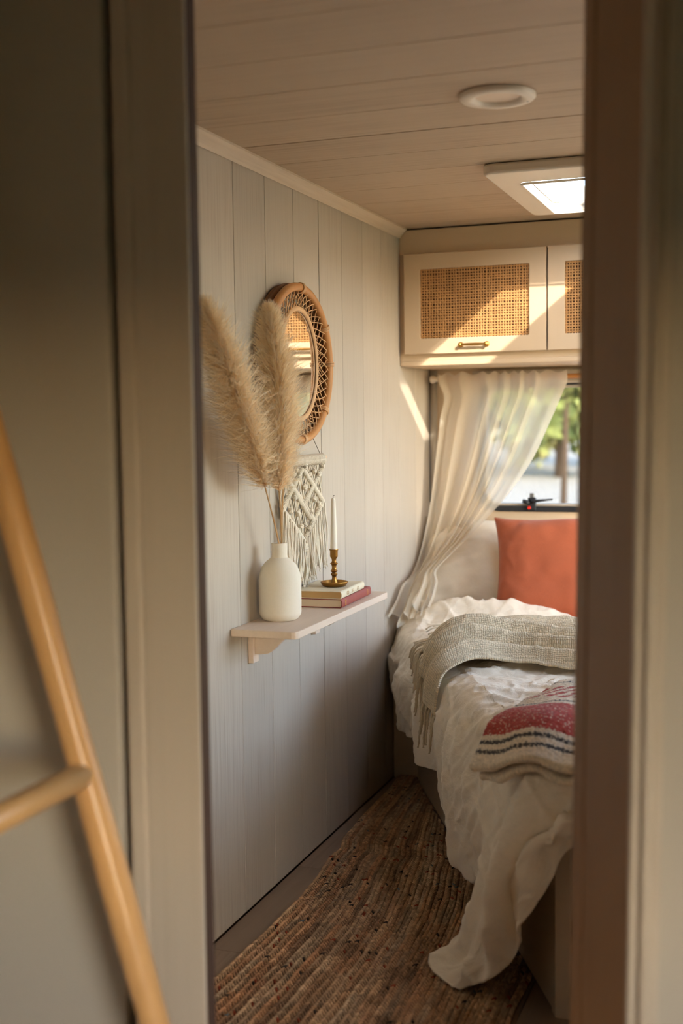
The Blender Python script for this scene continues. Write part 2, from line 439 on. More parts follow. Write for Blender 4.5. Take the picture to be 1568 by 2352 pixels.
_mr = N(_nt, 'ShaderNodeMapRange'); _mr.inputs[1].default_value = 0.25; _mr.inputs[2].default_value = 0.75; _mr.inputs[3].default_value = 1.08; _mr.inputs[4].default_value = 0.72
_nt.links.new(_vo.outputs['Distance'], _mr.inputs[0]); _hs = N(_nt, 'ShaderNodeHueSaturation'); _nt.links.new(_b.inputs['Base Color'].links[0].from_socket, _hs.inputs['Color']); _nt.links.new(_mr.outputs[0], _hs.inputs['Value']); _nt.links.new(_hs.outputs[0], _b.inputs['Base Color'])
M['woven'] = cloth('woven_wool', (1, 1, 1), var=0.10, weave=330.0, bump=0.9, attr=True)
M['sheer'] = cloth('sheer_curtain', srgb(242, 232, 214), var=0.02, translucent=0.55)
M['jute'] = attr_mat('jute', 0.85, 0.12)
M['jutebase'] = plain('jute_core', srgb(96, 66, 40), 0.95, var=0.2, scale=90)
M['bamboo'] = wood('bamboo', srgb(202, 158, 104), srgb(150, 98, 48), 'z', amount=0.5, tone=0.03, rough=0.32, fine=40)
M['bamboo_y'] = wood('bamboo_rung', srgb(202, 158, 104), srgb(150, 98, 48), 'y', amount=0.5, tone=0.03, rough=0.32, fine=40)
M['white'] = plain('white_plastic', srgb(232, 220, 204), 0.4, var=0.02)
M['diffuser'] = plain('lamp_diffuser', srgb(228, 206, 184), 0.35, var=0.01)
M['rubber'] = plain('black_rubber', srgb(38, 40, 44), 0.5, var=0.05)
M['metal'] = plain('grey_metal', srgb(150, 152, 152), 0.35, metal=0.8)
M['grey'] = plain('grey_trim', srgb(176, 166, 152), 0.5, var=0.03)
M['red'] = plain('red_button', srgb(214, 50, 36), 0.4)
M['glass'] = glass('tinted_acrylic', (0.48, 0.48, 0.475), 0.05)
M['clear'] = glass('clear_acrylic', (0.93, 0.93, 0.92), 0.04)
M['dome'] = glass('roof_acrylic', (0.93, 0.93, 0.91), 0.04, haze=0.22)
M['grass'] = plain('lawn', srgb(112, 116, 78), 0.95, var=0.25, scale=2.0)
M['gravel'] = plain('pale_gravel', srgb(190, 180, 164), 0.95, var=0.15, scale=1.2)
M['bark'] = plain('bark', srgb(96, 78, 62), 0.95, var=0.2)
M['leaf'] = attr_mat('leaves', 0.7, 0.1)
M['roof'] = plain('caravan_shell', srgb(225, 222, 214), 0.5, var=0.02)

# ---------------------------------------------------------------- room shell
XW, XR, YB, YF, H = -1.296, 0.95, 4.58, -1.7, 1.95
T_W = 0.04
def mp_x(a, b, d): return (d, a, b)       # plate in the y-z plane
def mp_y(a, b, d): return (a, d, b)       # plate in the x-z plane
def mp_z(a, b, d): return (a, b, d)       # plate in the x-y plane

# left wall: backing sheet and one object for each plank
wall_left = MB().box(XW - T_W, XW - 0.012, YF, YB + 0.06, -0.02, H + 0.03).build('wall_left', M['backing'], kind='structure',
    label='left wall of washed beige vertical planks')
pitch = 0.197; gaps = [2.791 + pitch * k for k in range(-23, 11)]
base_plank = None
for k, y0 in enumerate(gaps[:-1]):
    y1 = gaps[k + 1]
    if y1 > YB: y1 = YB
    if y0 >= YB - 0.02: break
    deep = abs(y0 - 3.382) < 0.01
    g0 = 0.0024 if deep else 0.0012; g1 = 0.0024 if abs(y1 - 3.382) < 0.01 else 0.0012
    w = y1 - y0 - g0 - g1
    MB().box(-0.012, 0, -w / 2, w / 2, -0.97, 0.97).build('plank', M['plank'], wall_left, bevel=0.0009, bseg=1, loc=(XW, y0 + g0 + w / 2, 0.975))
# ceiling cornice along the left wall
prof = [(0, 0), (0, -0.030), (0.006, -0.033), (0.010, -0.026), (0.019, -0.016), (0.026, -0.010), (0.030, -0.006), (0.030, 0)]
mb = MB(); ys = np.linspace(1.70, 4.176, 2)
v = [(XW + p[0], y, H + p[1]) for y in ys for p in prof]; n = len(prof)
mb.add(v, [(i, (i + 1) % n, n + (i + 1) % n, n + i) for i in range(n)] + [tuple(range(n)), tuple(range(2 * n - 1, n - 1, -1))])
trim_1 = mb.build('trim_1', M['trim'], kind='structure', label='pale moulded cornice between plank wall and ceiling')

# ceiling with the roof light opening
SKX0, SKX1, SKY0, SKY1 = -0.69, -0.345, 3.36, 3.876
SKYF = SKY0 - 0.08      # above its inner frame the roof opening reaches further forward
inner = rrect(SKX0 - 0.003, SKX1 + 0.003, SKYF - 0.003, SKY1 + 0.003, 0.02); outer = square_to(inner, XW - T_W, XR + T_W, YF - T_W, YB + 0.06)
ceiling = ring_plate(MB(), outer, inner, H + 0.010, H + 0.030, mp_z).build('ceiling', M['backing'], kind='structure',
    label='low ceiling of washed planks running across')
cp = 0.2145; y = 2.793 - cp * 21
while y < YB:
    y0, y1 = max(y, YF), min(y + cp, YB)
    deep0 = abs(y - 2.793) < 0.01; deep1 = abs(y + cp - 2.793) < 0.01
    a = y0 + (0.003 if deep0 else 0.0008); b = y1 - (0.003 if deep1 else 0.0008)
    if b - a > 0.02:
        spans = [(XW, XR)]
        if b > SKYF and a < SKY1: spans = [(XW, SKX0 - 0.005), (SKX1 + 0.005, XR)]
        for x0, x1 in spans:
            MB().box(-(x1 - x0) / 2, (x1 - x0) / 2, -(b - a) / 2, (b - a) / 2, 0, 0.010).build('plank', M['ceil'], ceiling, bevel=0.0009, bseg=1,
                loc=((x0 + x1) / 2, (a + b) / 2, H))
        if len(spans) == 2:
            for c, d in ((a, min(b, SKYF - 0.005)), (max(a, SKY1 + 0.005), b)):
                if d - c > 0.005:
                    MB().box(-(SKX1 - SKX0) / 2 - 0.005, (SKX1 - SKX0) / 2 + 0.005, -(d - c) / 2, (d - c) / 2, 0, 0.010).build('plank', M['ceil'], ceiling,
                        bevel=0.0009, bseg=1, loc=((SKX0 + SKX1) / 2, (c + d) / 2, H))
    y += cp

# floor
floor = MB().box(XW - T_W, XR + T_W, YF - T_W, YB + 0.06, -0.05, -0.008).build('floor', M['backing'], kind='structure', label='grey brown wood plank floor')
fw = 0.13
cols = [XW + fw * k for k in range(18)]
for k, x0 in enumerate(cols):
    x1 = min(x0 + fw, XR)
    if x1 - x0 < 0.01: break
    cut = [2.572, 3.146, 3.70, 4.2] if k == 0 else None
    ys_ = [YF, -0.9, 0.2, 1.3, 2.572, 3.146, 4.2, YB] if k == 0 else sorted([YF, YB] + [YF + 0.3 + 0.95 * j + 0.37 * (k % 3) for j in range(6)])
    for a, b in zip(ys_[:-1], ys_[1:]):
        if b - a < 0.02: continue
        MB().box(-(x1 - x0) / 2 + 0.0007, (x1 - x0) / 2 - 0.0007, -(b - a) / 2 + 0.0007, (b - a) / 2 - 0.0007, -0.008, 0).build('floor_plank', M['floor'], floor, bevel=0.0007, bseg=1,
            loc=((x0 + x1) / 2, (a + b) / 2, 0))

# back wall with the window
WX0, WX1, WZ0, WZ1 = -1.10, 0.55, 0.925, 1.415
inner = rrect(WX0, WX1, WZ0, WZ1, 0.075); outer = square_to(inner, XW - T_W, XR + T_W, -0.02, H + 0.03)
ring_plate(MB(), outer, inner, YB, YB + 0.045, mp_y).build('wall_back', M['cream'], kind='structure', label='cream end wall behind the bed')
window_1 = empty('window_1', (0, 0, 0), kind='structure', label='rounded camper window with black rubber seal above the pillows')
o = rrect(WX0 - 0.004, WX1 + 0.004, WZ0 - 0.004, WZ1 + 0.004, 0.079); i_ = rrect(WX0 + 0.016, WX1 - 0.016, WZ0 + 0.016, WZ1 - 0.016, 0.059)
ring_plate(MB(), o, i_, YB - 0.012, YB + 0.05, mp_y).build('seal', M['rubber'], window_1, bevel=0.003)
o = rrect(WX0 + 0.017, WX1 - 0.017, WZ0 + 0.017, WZ1 - 0.017, 0.058); i_ = rrect(WX0 + 0.026, WX1 - 0.026, WZ0 + 0.026, WZ1 - 0.026, 0.05)
ring_plate(MB(), o, i_, YB - 0.004, YB + 0.04, mp_y).build('inner_frame', M['grey'], window_1, bevel=0.002)
mb = MB(); pl = rrect(WX0 + 0.02, WX1 - 0.02, WZ0 + 0.02, WZ1 - 0.02, 0.055); n = len(pl)
mb.add([(a, YB + 0.030, b) for a, b in pl] + [(a, YB + 0.033, b) for a, b in pl],
       [tuple(range(n)), tuple(range(2 * n - 1, n - 1, -1))] + [(i, (i + 1) % n, n + (i + 1) % n, n + i) for i in range(n)])
mb.build('pane', M['glass'], window_1)
# folded latch on the bottom of the window
latch = MB().box(-0.912, -0.882, YB - 0.022, YB - 0.006, 0.927, 0.975).build('latch', M['rubber'], window_1, bevel=0.003)
MB().tube([(-0.897, YB - 0.026, 0.960), (-0.880, YB - 0.03, 0.963), (-0.815, YB - 0.032, 0.970)], [0.008, 0.006, 0.003], 8).build('latch_lever', M['rubber'], latch, smooth=True)
MB().tube([(-0.93, YB - 0.022, 0.962), (-0.905, YB - 0.024, 0.955)], 0.008, 8).build('latch_hook', M['rubber'], latch, smooth=True)
MB().box(-0.906, -0.888, YB - 0.018, YB - 0.008, 0.973, 0.992).build('latch_cap', M['metal'], latch, bevel=0.003)
MB().tube([(-0.905, YB - 0.021, 0.937), (-0.905, YB - 0.030, 0.937)], 0.006, 12).build('latch_button', M['red'], latch, label='small red release button')
# blind cassette above the window
MB().box(WX0 - 0.02, WX1 + 0.02, YB - 0.05, YB - 0.001, 1.405, 1.458).build('trim_2', M['grey'], kind='structure', label='grey blind cassette above the end window', bevel=0.006)
MB().tube([(XW + 0.016, YB - 0.020, 0.40), (XW + 0.016, YB - 0.020, 1.462)], 0.015, 16).build('trim_3', M['grey'], kind='structure', label='grey corner strip beside the curtain', smooth=True)

# right wall with two unseen windows (bedroom and the room the photograph is taken from)
mbw = MB()
W2 = (2.65, 4.05, 0.90, 1.82); W3 = (-0.78, 0.02, 0.60, 1.46)
for (a0, a1), W in (((YF - T_W, 1.2), W3), ((1.2, YB + 0.06), W2)):
    inner = rrect(*W, 0.07); ring_plate(mbw, square_to(inner, a0, a1, -0.02, H + 0.03), inner, XR, XR + 0.04, mp_x)
mbw.build('wall_right', M['cream'], kind='structure', label='cream right side wall with two windows')
for nme, W in (('window_2', W2), ('window_3', W3)):
    w = empty(nme, kind='structure', label='side window with black seal')
    o = rrect(W[0] - 0.004, W[1] + 0.004, W[2] - 0.004, W[3] + 0.004, 0.074); i_ = rrect(W[0] + 0.016, W[1] - 0.016, W[2] + 0.016, W[3] - 0.016, 0.054)
    ring_plate(MB(), o, i_, XR - 0.012, XR + 0.045, mp_x).build('seal', M['rubber'], w, bevel=0.003)
    MB().box(XR + 0.02, XR + 0.023, W[0] + 0.005, W[1] - 0.005, W[2] + 0.005, W[3] - 0.005).build('pane', M['clear'], w)
MB().box(XW - T_W, XR + T_W, YF - T_W, YF, -0.02, H + 0.03).build('wall_front', M['cream'], kind='structure', label='wall behind the camera')
# roof skin above the ceiling
inner = rrect(SKX0 - 0.03, SKX1 + 0.03, SKYF - 0.03, SKY1 + 0.03, 0.03)
ring_plate(MB(), square_to(inner, XW - 0.06, XR + 0.06, YF - 0.06, YB + 0.08), inner, H + 0.031, H + 0.036, mp_z).build('roof', M['roof'], kind='structure', label='outer roof skin')

# ---------------------------------------------------------------- doorway partition
YP = 1.62
wall_p = MB().box(XW, -0.963, YP, YP + 0.035, 0, H).build('wall_partition_left', M['panel'], kind='structure', label='plain grey beige partition panel left of the doorway', bevel=0.004)
def leaning(mb, k=0.0135):
    for a in mb.v: a[:, 0] += k * (a[:, 2] - 1.15)
    return mb
dc = empty('trim_4', kind='structure', label='pale painted casing on the left of the doorway')
MB().box(-0.946, -0.915, YP - 0.006, YP + 0.05, 0, H).build('outer_bead', M['casing'], dc, bevel=0.006, bseg=3)
MB().box(-0.915, -0.824, YP - 0.002, YP + 0.030, 0, H).build('board', M['casing'], dc, bevel=0.002)
MB().box(-0.8238, -0.8225, YP + 0.004, YP + 0.030, 0, H).build('dark_gap_strip', M['mirror_back'], dc)  # thin dark strip added to draw the dark gap between board and stop
leaning(MB().box(-0.862, -0.823, YP + 0.036, YP + 0.085, 0, H), 0.005).build('stop', M['casing'], dc, bevel=0.004)
MB().box(XW, -0.862, YP + 0.052, YP + 0.085, 0, H).build('back_panel', M['panel'], dc)
MB().lathe([(0.0001, 0), (0.006, 0), (0.006, 0.010), (0.004, 0.014), (0.0001, 0.015)], 12).build('door_catch', M['metal'], dc, smooth=True)
dcatch = dc.children[-1]; dcatch.rotation_euler = (math.radians(90), 0, 0); dcatch.location = (-0.829, YP + 0.0365, 1.05)

dr = empty('trim_5', kind='structure', label='dark angled door jamb and light casing right of the doorway')
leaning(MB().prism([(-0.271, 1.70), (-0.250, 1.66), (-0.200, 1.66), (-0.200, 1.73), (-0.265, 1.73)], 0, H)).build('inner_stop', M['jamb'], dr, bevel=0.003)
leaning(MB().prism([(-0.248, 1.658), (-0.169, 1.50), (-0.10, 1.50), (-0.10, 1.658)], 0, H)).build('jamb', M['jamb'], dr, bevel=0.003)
leaning(MB().prism([(-0.170, 1.4995), (-0.166, 1.487), (-0.130, 1.487), (-0.130, 1.4995)], 0, H)).build('casing_board', M['casing'], dr, bevel=0.003)
mbx = MB(); mbx.tube([(-0.146, 1.484, 0.004), (-0.146, 1.484, 0.9), (-0.146, 1.484, H - 0.02)], 0.007, 14)
leaning(mbx).build('bead', M['casing'], dr, smooth=True)
leaning(MB().prism([(-0.131, 1.497), (XR - 0.01, 1.497), (XR - 0.01, 1.53), (-0.131, 1.53)], 0, H)).build('wall_partition_right', M['panel'], kind='structure', label='plain grey beige partition panel right of the doorway')
MB().box(-0.80, -0.25, YP, YP + 0.05, H - 0.012, H - 0.001).build('trim_6', M['casing'], kind='structure', label='head of the doorway')

# ---------------------------------------------------------------- roof light
sk = empty('skylight', (0, 0, 0), label='cream framed roof light with bright pane in the ceiling', cat='skylight')
inner = rrect(SKX0, SKX1, SKY0, SKY1, 0.02); outer = rrect(SKX0 - 0.075, SKX1 + 0.075, SKY0 - 0.15, SKY1 + 0.044, 0.03)
ring_plate(MB(), outer, inner, H - 0.030, H - 0.0005, mp_z).build('frame', M['white'], sk, bevel=0.008, bseg=3)
o2 = rrect(SKX0 - 0.004, SKX1 + 0.004, SKY0 - 0.004, SKY1 + 0.004, 0.02); i2 = rrect(SKX0 + 0.004, SKX1 - 0.004, SKY0 + 0.004, SKY1 - 0.004, 0.015)
ring_plate(MB(), o2, i2, H - 0.036, H - 0.030, mp_z).build('bead', M['white'], sk, bevel=0.0015)
i3 = rrect(SKX0 + 0.001, SKX1 - 0.001, SKYF + 0.001, SKY1 - 0.001, 0.02); o3 = rrect(SKX0 - 0.028, SKX1 + 0.028, SKYF - 0.028, SKY1 + 0.028, 0.03)
ring_plate(MB(), o3, i3, H + 0.0365, H + 0.045, mp_z).build('upstand', M['white'], sk)
ring_plate(MB(), rrect(SKX0 - 0.0025, SKX1 + 0.0025, SKYF - 0.0025, SKY1 + 0.0025, 0.02), i3, H, H + 0.036, mp_z).build('lining', M['white'], sk)
MB().box(SKX0 - 0.03, SKX1 + 0.03, SKYF - 0.03, SKY1 + 0.03, H + 0.046, H + 0.050).build('pane', M['dome'], sk)
MB().tube([(SKX0 + 0.02, SKY1 - 0.012, H - 0.008), (SKX1 - 0.02, SKY1 - 0.012, H - 0.008)], 0.005, 8).build('catch_bar', M['white'], sk)

# ---------------------------------------------------------------- ceiling spot
dl = empty('ceiling_spotlight', (-0.573, 2.553, H), label='round white recessed spotlight in the plank ceiling', cat='light')
MB().lathe([(0.046, -0.001), (0.080, -0.001), (0.080, -0.007), (0.076, -0.011), (0.060, -0.013), (0.052, -0.011), (0.048, -0.007), (0.046, -0.004)][1:] + [(0.046, -0.003)], 48).build('ring', M['white'], dl, smooth=False)
smooth_by_angle(dl.children[0], 50)
MB().lathe([(0.0001, -0.0045), (0.0475, -0.0045), (0.0475, -0.0035), (0.0001, -0.0035)], 40).build('diffuser', M['diffuser'], dl)
MB().lathe([(0.0001, 0), (0.002, 0), (0.002, -0.001), (0.0001, -0.0012)], 10).build('screw', M['metal'], dl)
dl.children[2].location = (0.058, 0.030, -0.0125)

# ---------------------------------------------------------------- overhead cabinet with cane doors
CY = 4.18
cab = empty('overhead_cabinet', (0, CY, 1.466), label='cream overhead cabinet with woven cane doors above the window', cat='cabinet')
cz = -1.466
def cbox(mb, x0, x1, y0, y1, z0, z1): return mb.box(x0, x1, y0 - CY, y1 - CY, z0 + cz, z1 + cz)
cbox(MB(), XW + 0.001, XR - 0.001, CY, CY + 0.018, 1.853, H - 0.006).build('top_rail', M['cream'], cab, bevel=0.001)
cbox(MB(), XW + 0.001, XR - 0.001, CY - 0.002, YB - 0.052, 1.466, 1.484).build('bottom_panel', M['cream'], cab, bevel=0.003)
cbox(MB(), XW + 0.001, XR - 0.001, CY, CY + 0.018, 1.484, 1.515).build('bottom_rail', M['cream'], cab, bevel=0.001)
cbox(MB(), XW + 0.001, -1.262, CY, CY + 0.018, 1.515, 1.853).build('stile', M['cream'], cab)
cbox(MB(), XW + 0.001, XR - 0.001, YB - 0.012, YB - 0.002, 1.484, H - 0.006).build('back_panel', M['cream'], cab)
dx0 = [-1.273, -0.7625, -0.252, 0.2585]
def cane_mesh(w, h):
    p = 0.0098; nv = int(w / p); nh = int(h / p); mb = MB()
    V = []; Fc = []; nb = 0
    def ribbon(pts, wid, ax):
        nonlocal nb
        P = np.asarray(pts); n = len(P); q = np.zeros((n, 4, 3))
        for c, (s, t) in enumerate(((-1, -1), (1, -1), (1, 1), (-1, 1))):
            q[:, c] = P; q[:, c, ax] += s * wid[c % 1] / 2 if False else s * wid / 2; q[:, c, 1] += t * 0.0005
        V.append(q.reshape(-1, 3))
        for i in range(n - 1):
            for c in range(4):
                Fc.append((nb + i * 4 + c, nb + i * 4 + (c + 1) % 4, nb + (i + 1) * 4 + (c + 1) % 4, nb + (i + 1) * 4 + c))
        nb += n * 4
    for i in range(nv + 1):
        x = -w / 2 + (i + 0.5) * w / (nv + 1) + RNG.normal(0, 0.0006); wid = RNG.uniform(0.0036, 0.0054)
        z = np.linspace(-h / 2, h / 2, 2 * (nh + 1) + 1)
        ph = np.cos(np.arange(len(z)) * math.pi / 2 * 1.0 + i * math.pi)
        ribbon(np.stack([x + 0.0007 * vnoise(z * 25 + i * 3.1, z * 0 + i), -0.0011 * np.cos(math.pi * (z + h / 2) / (h / (nh + 1)) + i * math.pi), z], 1), wid, 0)
    for j in range(nh + 1):
        z = -h / 2 + (j + 0.5) * h / (nh + 1) + RNG.normal(0, 0.0005); wid = RNG.uniform(0.0034, 0.0052)
        x = np.linspace(-w / 2, w / 2, 2 * (nv + 1) + 1)
        ribbon(np.stack([x, 0.0011 * np.cos(math.pi * (x + w / 2) / (w / (nv + 1)) + j * math.pi), z + 0.0007 * vnoise(x * 25 + j * 2.7, x * 0 + j + 40)], 1), wid, 2)
    return mesh('cane', np.concatenate(V), np.array(Fc))
CANE = cane_mesh(0.389, 0.243)
handle_prof = [(0.0001, 0), (0.0095, 0), (0.0100, 0.0015), (0.0085, 0.004), (0.0055, 0.0055), (0.0045, 0.012), (0.0068, 0.015), (0.0072, 0.019), (0.0045, 0.0225), (0.0001, 0.023)]
for k, x0 in enumerate(dx0):
    xm = x0 + 0.2525; zm = 1.682
    d = empty('door', (xm, -0.020, zm + cz)); d.parent = cab
    inner = rrect(-0.1945, 0.1945, -0.1215, 0.1215, 0.004); outer = rrect(-0.2525, 0.2525, -0.175, 0.175, 0.0015)
    ring_plate(MB(), outer, inner, 0.0, 0.0185, mp_y).build('door_frame', M['cream'], d, bevel=0.0012)
    o = bpy.data.objects.new('cane_panel', CANE)
    if not CANE.materials: CANE.materials.append(M['cane'])
    COL.objects.link(o); o.parent = d; o.location = (0, 0.008, 0); o['kind'] = 'stuff'
    MB().box(-0.198, 0.198, 0.0115, 0.0145, -0.125, 0.125).build('cane_backing', M['canebk'], d)
    hb = MB(); V_, F_ = lathe_data(handle_prof, 20)
    for sx in (-0.046, 0.046):
        vv = np.array(V_); vv = np.stack([vv[:, 0] + sx, -vv[:, 2], vv[:, 1] - 0.1475], 1); hb.add(vv, F_)
    xs = np.linspace(-0.046, 0.046, 13); hb.tube([(x, -0.0175, -0.1475) for x in xs], [0.0036 + 0.0016 * math.cos(x / 0.046 * math.pi / 2) for x in xs], 12)
    hd = hb.build('handle', M['brass'], d, label='brass bar handle'); smooth_by_angle(hd, 50)

# ---------------------------------------------------------------- curtain rail and curtain
rl = empty('curtain_rail', (-1.0, 4.497, 1.428), label='thin wooden curtain rail under the cane cabinet', cat='curtain rail')
MB().tube([(-0.255, 0, 0), (0.5, 0, 0), (1.6, 0, 0)], 0.009, 12).build('rod', M['rattan'], rl, smooth=True)
V_, F_ = lathe_data([(0.0001, 0), (0.011, 0.001), (0.015, 0.008), (0.014, 0.016), (0.010, 0.024), (0.0095, 0.034), (0.0001, 0.035)], 20)
vv = np.array(V_); MB().add(np.stack([-0.276 + vv[:, 2], vv[:, 0], vv[:, 1]], 1), F_).build('end_bracket', M['white'], rl, smooth=True)
MB().box(-0.245, -0.235, -0.004, 0.08, -0.006, 0.006).build('wall_arm', M['white'], rl, bevel=0.002)

vL = [0, 0.05, 0.11, 0.25, 0.42, 0.60, 0.72, 0.82, 0.88, 0.94, 1.0]
cL = [(-1.236, 4.47, 1.447), (-1.232, 4.465, 1.415), (-1.215, 4.47, 1.372), (-1.226, 4.47, 1.282), (-1.243, 4.46, 1.115), (-1.262, 4.44, 0.915), (-1.272, 4.38, 0.785), (-1.276, 4.32, 0.725), (-1.272, 4.24, 0.695), (-1.268, 4.12, 0.655), (-1.276, 3.99, 0.555)]
cR = [(-0.750, 4.47, 1.447), (-0.748, 4.465, 1.410), (-0.766, 4.47, 1.368), (-0.806, 4.465, 1.275), (-0.880, 4.45, 1.115), (-0.985, 4.42, 0.965), (-1.075, 4.36, 0.860), (-1.145, 4.28, 0.780), (-1.178, 4.21, 0.720), (-1.150, 4.12, 0.685), (-1.150, 4.01, 0.625)]
nu, nv = 190, 150
q = np.linspace(0, 1, nv)
Lc = hermite(vL, np.array(cL), q); Rc = hermite(vL, np.array(cR), q)
u = np.linspace(0, 1, nu)[:, None]
G = Lc[None] * (1 - u[..., None]) + Rc[None] * u[..., None]
# the free edges bow: the right one sags towards the tie, the middle fans out
fold_n = 6.5
uu = u + 0.045 * np.sin(u * 9 + 1.0)
ph = 2 * math.pi * fold_n * uu
amp = np.interp(q, [0, 0.06, 0.12, 0.4, 0.7, 0.82, 0.9, 1.0], [0.007, 0.009, 0.009, 0.018, 0.024, 0.026, 0.028, 0.030])[None]
wave = np.sin(ph + 0.6 * np.sin(q * 5)[None]) + 0.18 * np.sin(2.3 * ph + 1.3 + 2 * q[None]) + 0.3 * fbm(u * 9 + q[None] * 0, q[None] * 3 + u * 0, 2)
G[..., 1] -= amp * wave
G[..., 0] += 0.35 * amp * np.cos(ph * 0.97)
G[..., 2] += np.where(q[None] > 0.8, (q[None] - 0.8) * 0.12 * np.sin(ph * 0.5), 0)
head = np.exp(-(q / 0.03) ** 2)[None]
G[..., 2] += head * 0.006 * np.sin(ph * 1.6)
bunch = np.clip((q - 0.80) / 0.2, 0, 1)[None]
G[..., 2] += bunch * 0.022 * fbm(u * 7 + 3, q[None] * 14 + 1, 2); G[..., 1] += bunch * 0.02 * fbm(u * 6 + 31, q[None] * 12 + 7, 2)
G[..., 0] = np.maximum(G[..., 0], XW + 0.006)
sheet('curtain', G, M['sheer'], thick=0.0, label='sheer cream curtain swept to the left of the end window', cat='curtain')

# ---------------------------------------------------------------- wall shelf
sh = empty('wall_shelf', (XW, 3.0, 0.758), label='pale wooden wall shelf on shaped brackets', cat='shelf')
poly = [(0.0015, -0.275), (0.165, -0.275), (0.175, -0.271), (0.180, -0.262), (0.180, 0.448), (0.176, 0.457), (0.166, 0.462), (0.0015, 0.462)]
MB().prism(poly, -0.019, 0.0).build('board', M['shelf'], sh, bevel=0.0022)
for yy in (-0.155, 0.29):
    b = empty('bracket', (0, yy, 0)); b.parent = sh
    MB().box(0.0015, 0.016, -0.017, 0.017, -0.106, -0.0195).build('back_plate', M['shelf'], b, bevel=0.001)
    # curved arm
    pr = [(0.016, -0.0195), (0.132, -0.0195), (0.126, -0.026)]
    for k in range(9):
        a = k / 8; pr.append((0.120 - 0.075 * a, -0.032 - 0.050 * (1 - math.cos(a * math.pi)) / 2))
    pr += [(0.030, -0.084), (0.016, -0.084)]
    n = len(pr); mb = MB()
    mb.add([(p[0], s, p[1]) for s in (-0.008, 0.008) for p in pr], [tuple(range(n)), tuple(range(2 * n - 1, n - 1, -1))] + [(i, (i + 1) % n, n + (i + 1) % n, n + i) for i in range(n)])
    mb.build('arm', M['shelf'], b, bevel=0.0012)

# ---------------------------------------------------------------- vase with pampas grass
VX, VY = -1.231, 2.895
vase = tag(MB().lathe([(0.0001, 0), (0.040, 0.0), (0.045, 0.002), (0.0535, 0.013), (0.0555, 0.020), (0.0560, 0.060), (0.0555, 0.105), (0.053, 0.122), (0.047, 0.138), (0.037, 0.151), (0.027, 0.159), (0.0215, 0.164),
    (0.0205, 0.170), (0.0205, 0.198), (0.0198, 0.2005), (0.0165, 0.2005), (0.0160, 0.198), (0.0160, 0.165), (0.030, 0.150), (0.050, 0.11), (0.050, 0.02), (0.0001, 0.012)], 56).build('vase', M['ceramic'], loc=(VX, VY, 0.7585)),
    'matte cream ceramic bottle vase standing on the shelf', 'vase')
smooth_by_angle(vase, 35)

def plume_mesh(axis, nh, lmax, seed, c_in, c_out, spread=0.75):
    rg = np.random.default_rng(seed)
    ax = spline(axis, 60)
    a = rg.beta(1.15, 1.1, nh); idx = a * 59; i0 = np.clip(idx.astype(int), 0, 58); fr = (idx - i0)[:, None]
    P = ax[i0] * (1 - fr) + ax[i0 + 1] * fr
    T = ax[i0 + 1] - ax[i0]; T /= np.linalg.norm(T, axis=1)[:, None]
    rv = rg.normal(size=(nh, 3)); rv -= T * np.sum(rv * T, 1)[:, None]; rv /= np.linalg.norm(rv, axis=1)[:, None]
    # hairs gather into tufts
    tuft = rg.normal(size=(90, 3)); tk = rg.integers(0, 90, nh)
    L = lmax * (0.35 + 0.65 * np.sin(math.pi * np.clip(a * 0.80 + 0.16, 0, 1)) ** 0.8) * rg.uniform(0.5, 1.2, nh)
    L *= np.where(a > 0.9, np.interp(a, [0.9, 1.0], [1, 0.55]), 1)
    D = T * 1.0 + rv * (spread * rg.uniform(0.25, 1.0, nh))[:, None] + 0.30 * tuft[tk]
    D /= np.linalg.norm(D, axis=1)[:, None]
    t = np.linspace(0, 1, 5)
    C = P[:, None] + D[:, None] * (L[:, None, None] * t[None, :, None]) + np.array([0, -0.15, -1.0]) * (0.16 * L[:, None, None] * t[None, :, None] ** 2.2)
    C += rv[:, None] * (0.10 * L[:, None, None] * np.sin(t * 3.1)[None, :, None])
    side = np.cross(D, rg.normal(size=(nh, 3))); side /= np.linalg.norm(side, axis=1)[:, None]
    w = np.array([0.9, 1.0, 0.9, 0.6, 0.1]) * 0.00055
    A = C + side[:, None] * w[None, :, None]; B = C - side[:, None] * w[None, :, None]
    V = np.stack([A, B], 2).reshape(-1, 3)
    base = (np.arange(nh) * 10)[:, None]
    k = np.arange(4)[None] * 2
    F = np.stack([base + k, base + k + 1, base + k + 3, base + k + 2], -1).reshape(-1, 4)
    tone = rg.uniform(0.85, 1.12, nh)[:, None, None]
    mixv = np.clip(t[None, :, None] * 0.9 + 0.1, 0, 1)
    Cc = (np.array(c_in) * (1 - mixv) + np.array(c_out) * mixv) * tone
    Cc = np.repeat(Cc[:, :, None], 2, 2).reshape(-1, 3)
    return mesh('plume', V, F, colors=Cc)

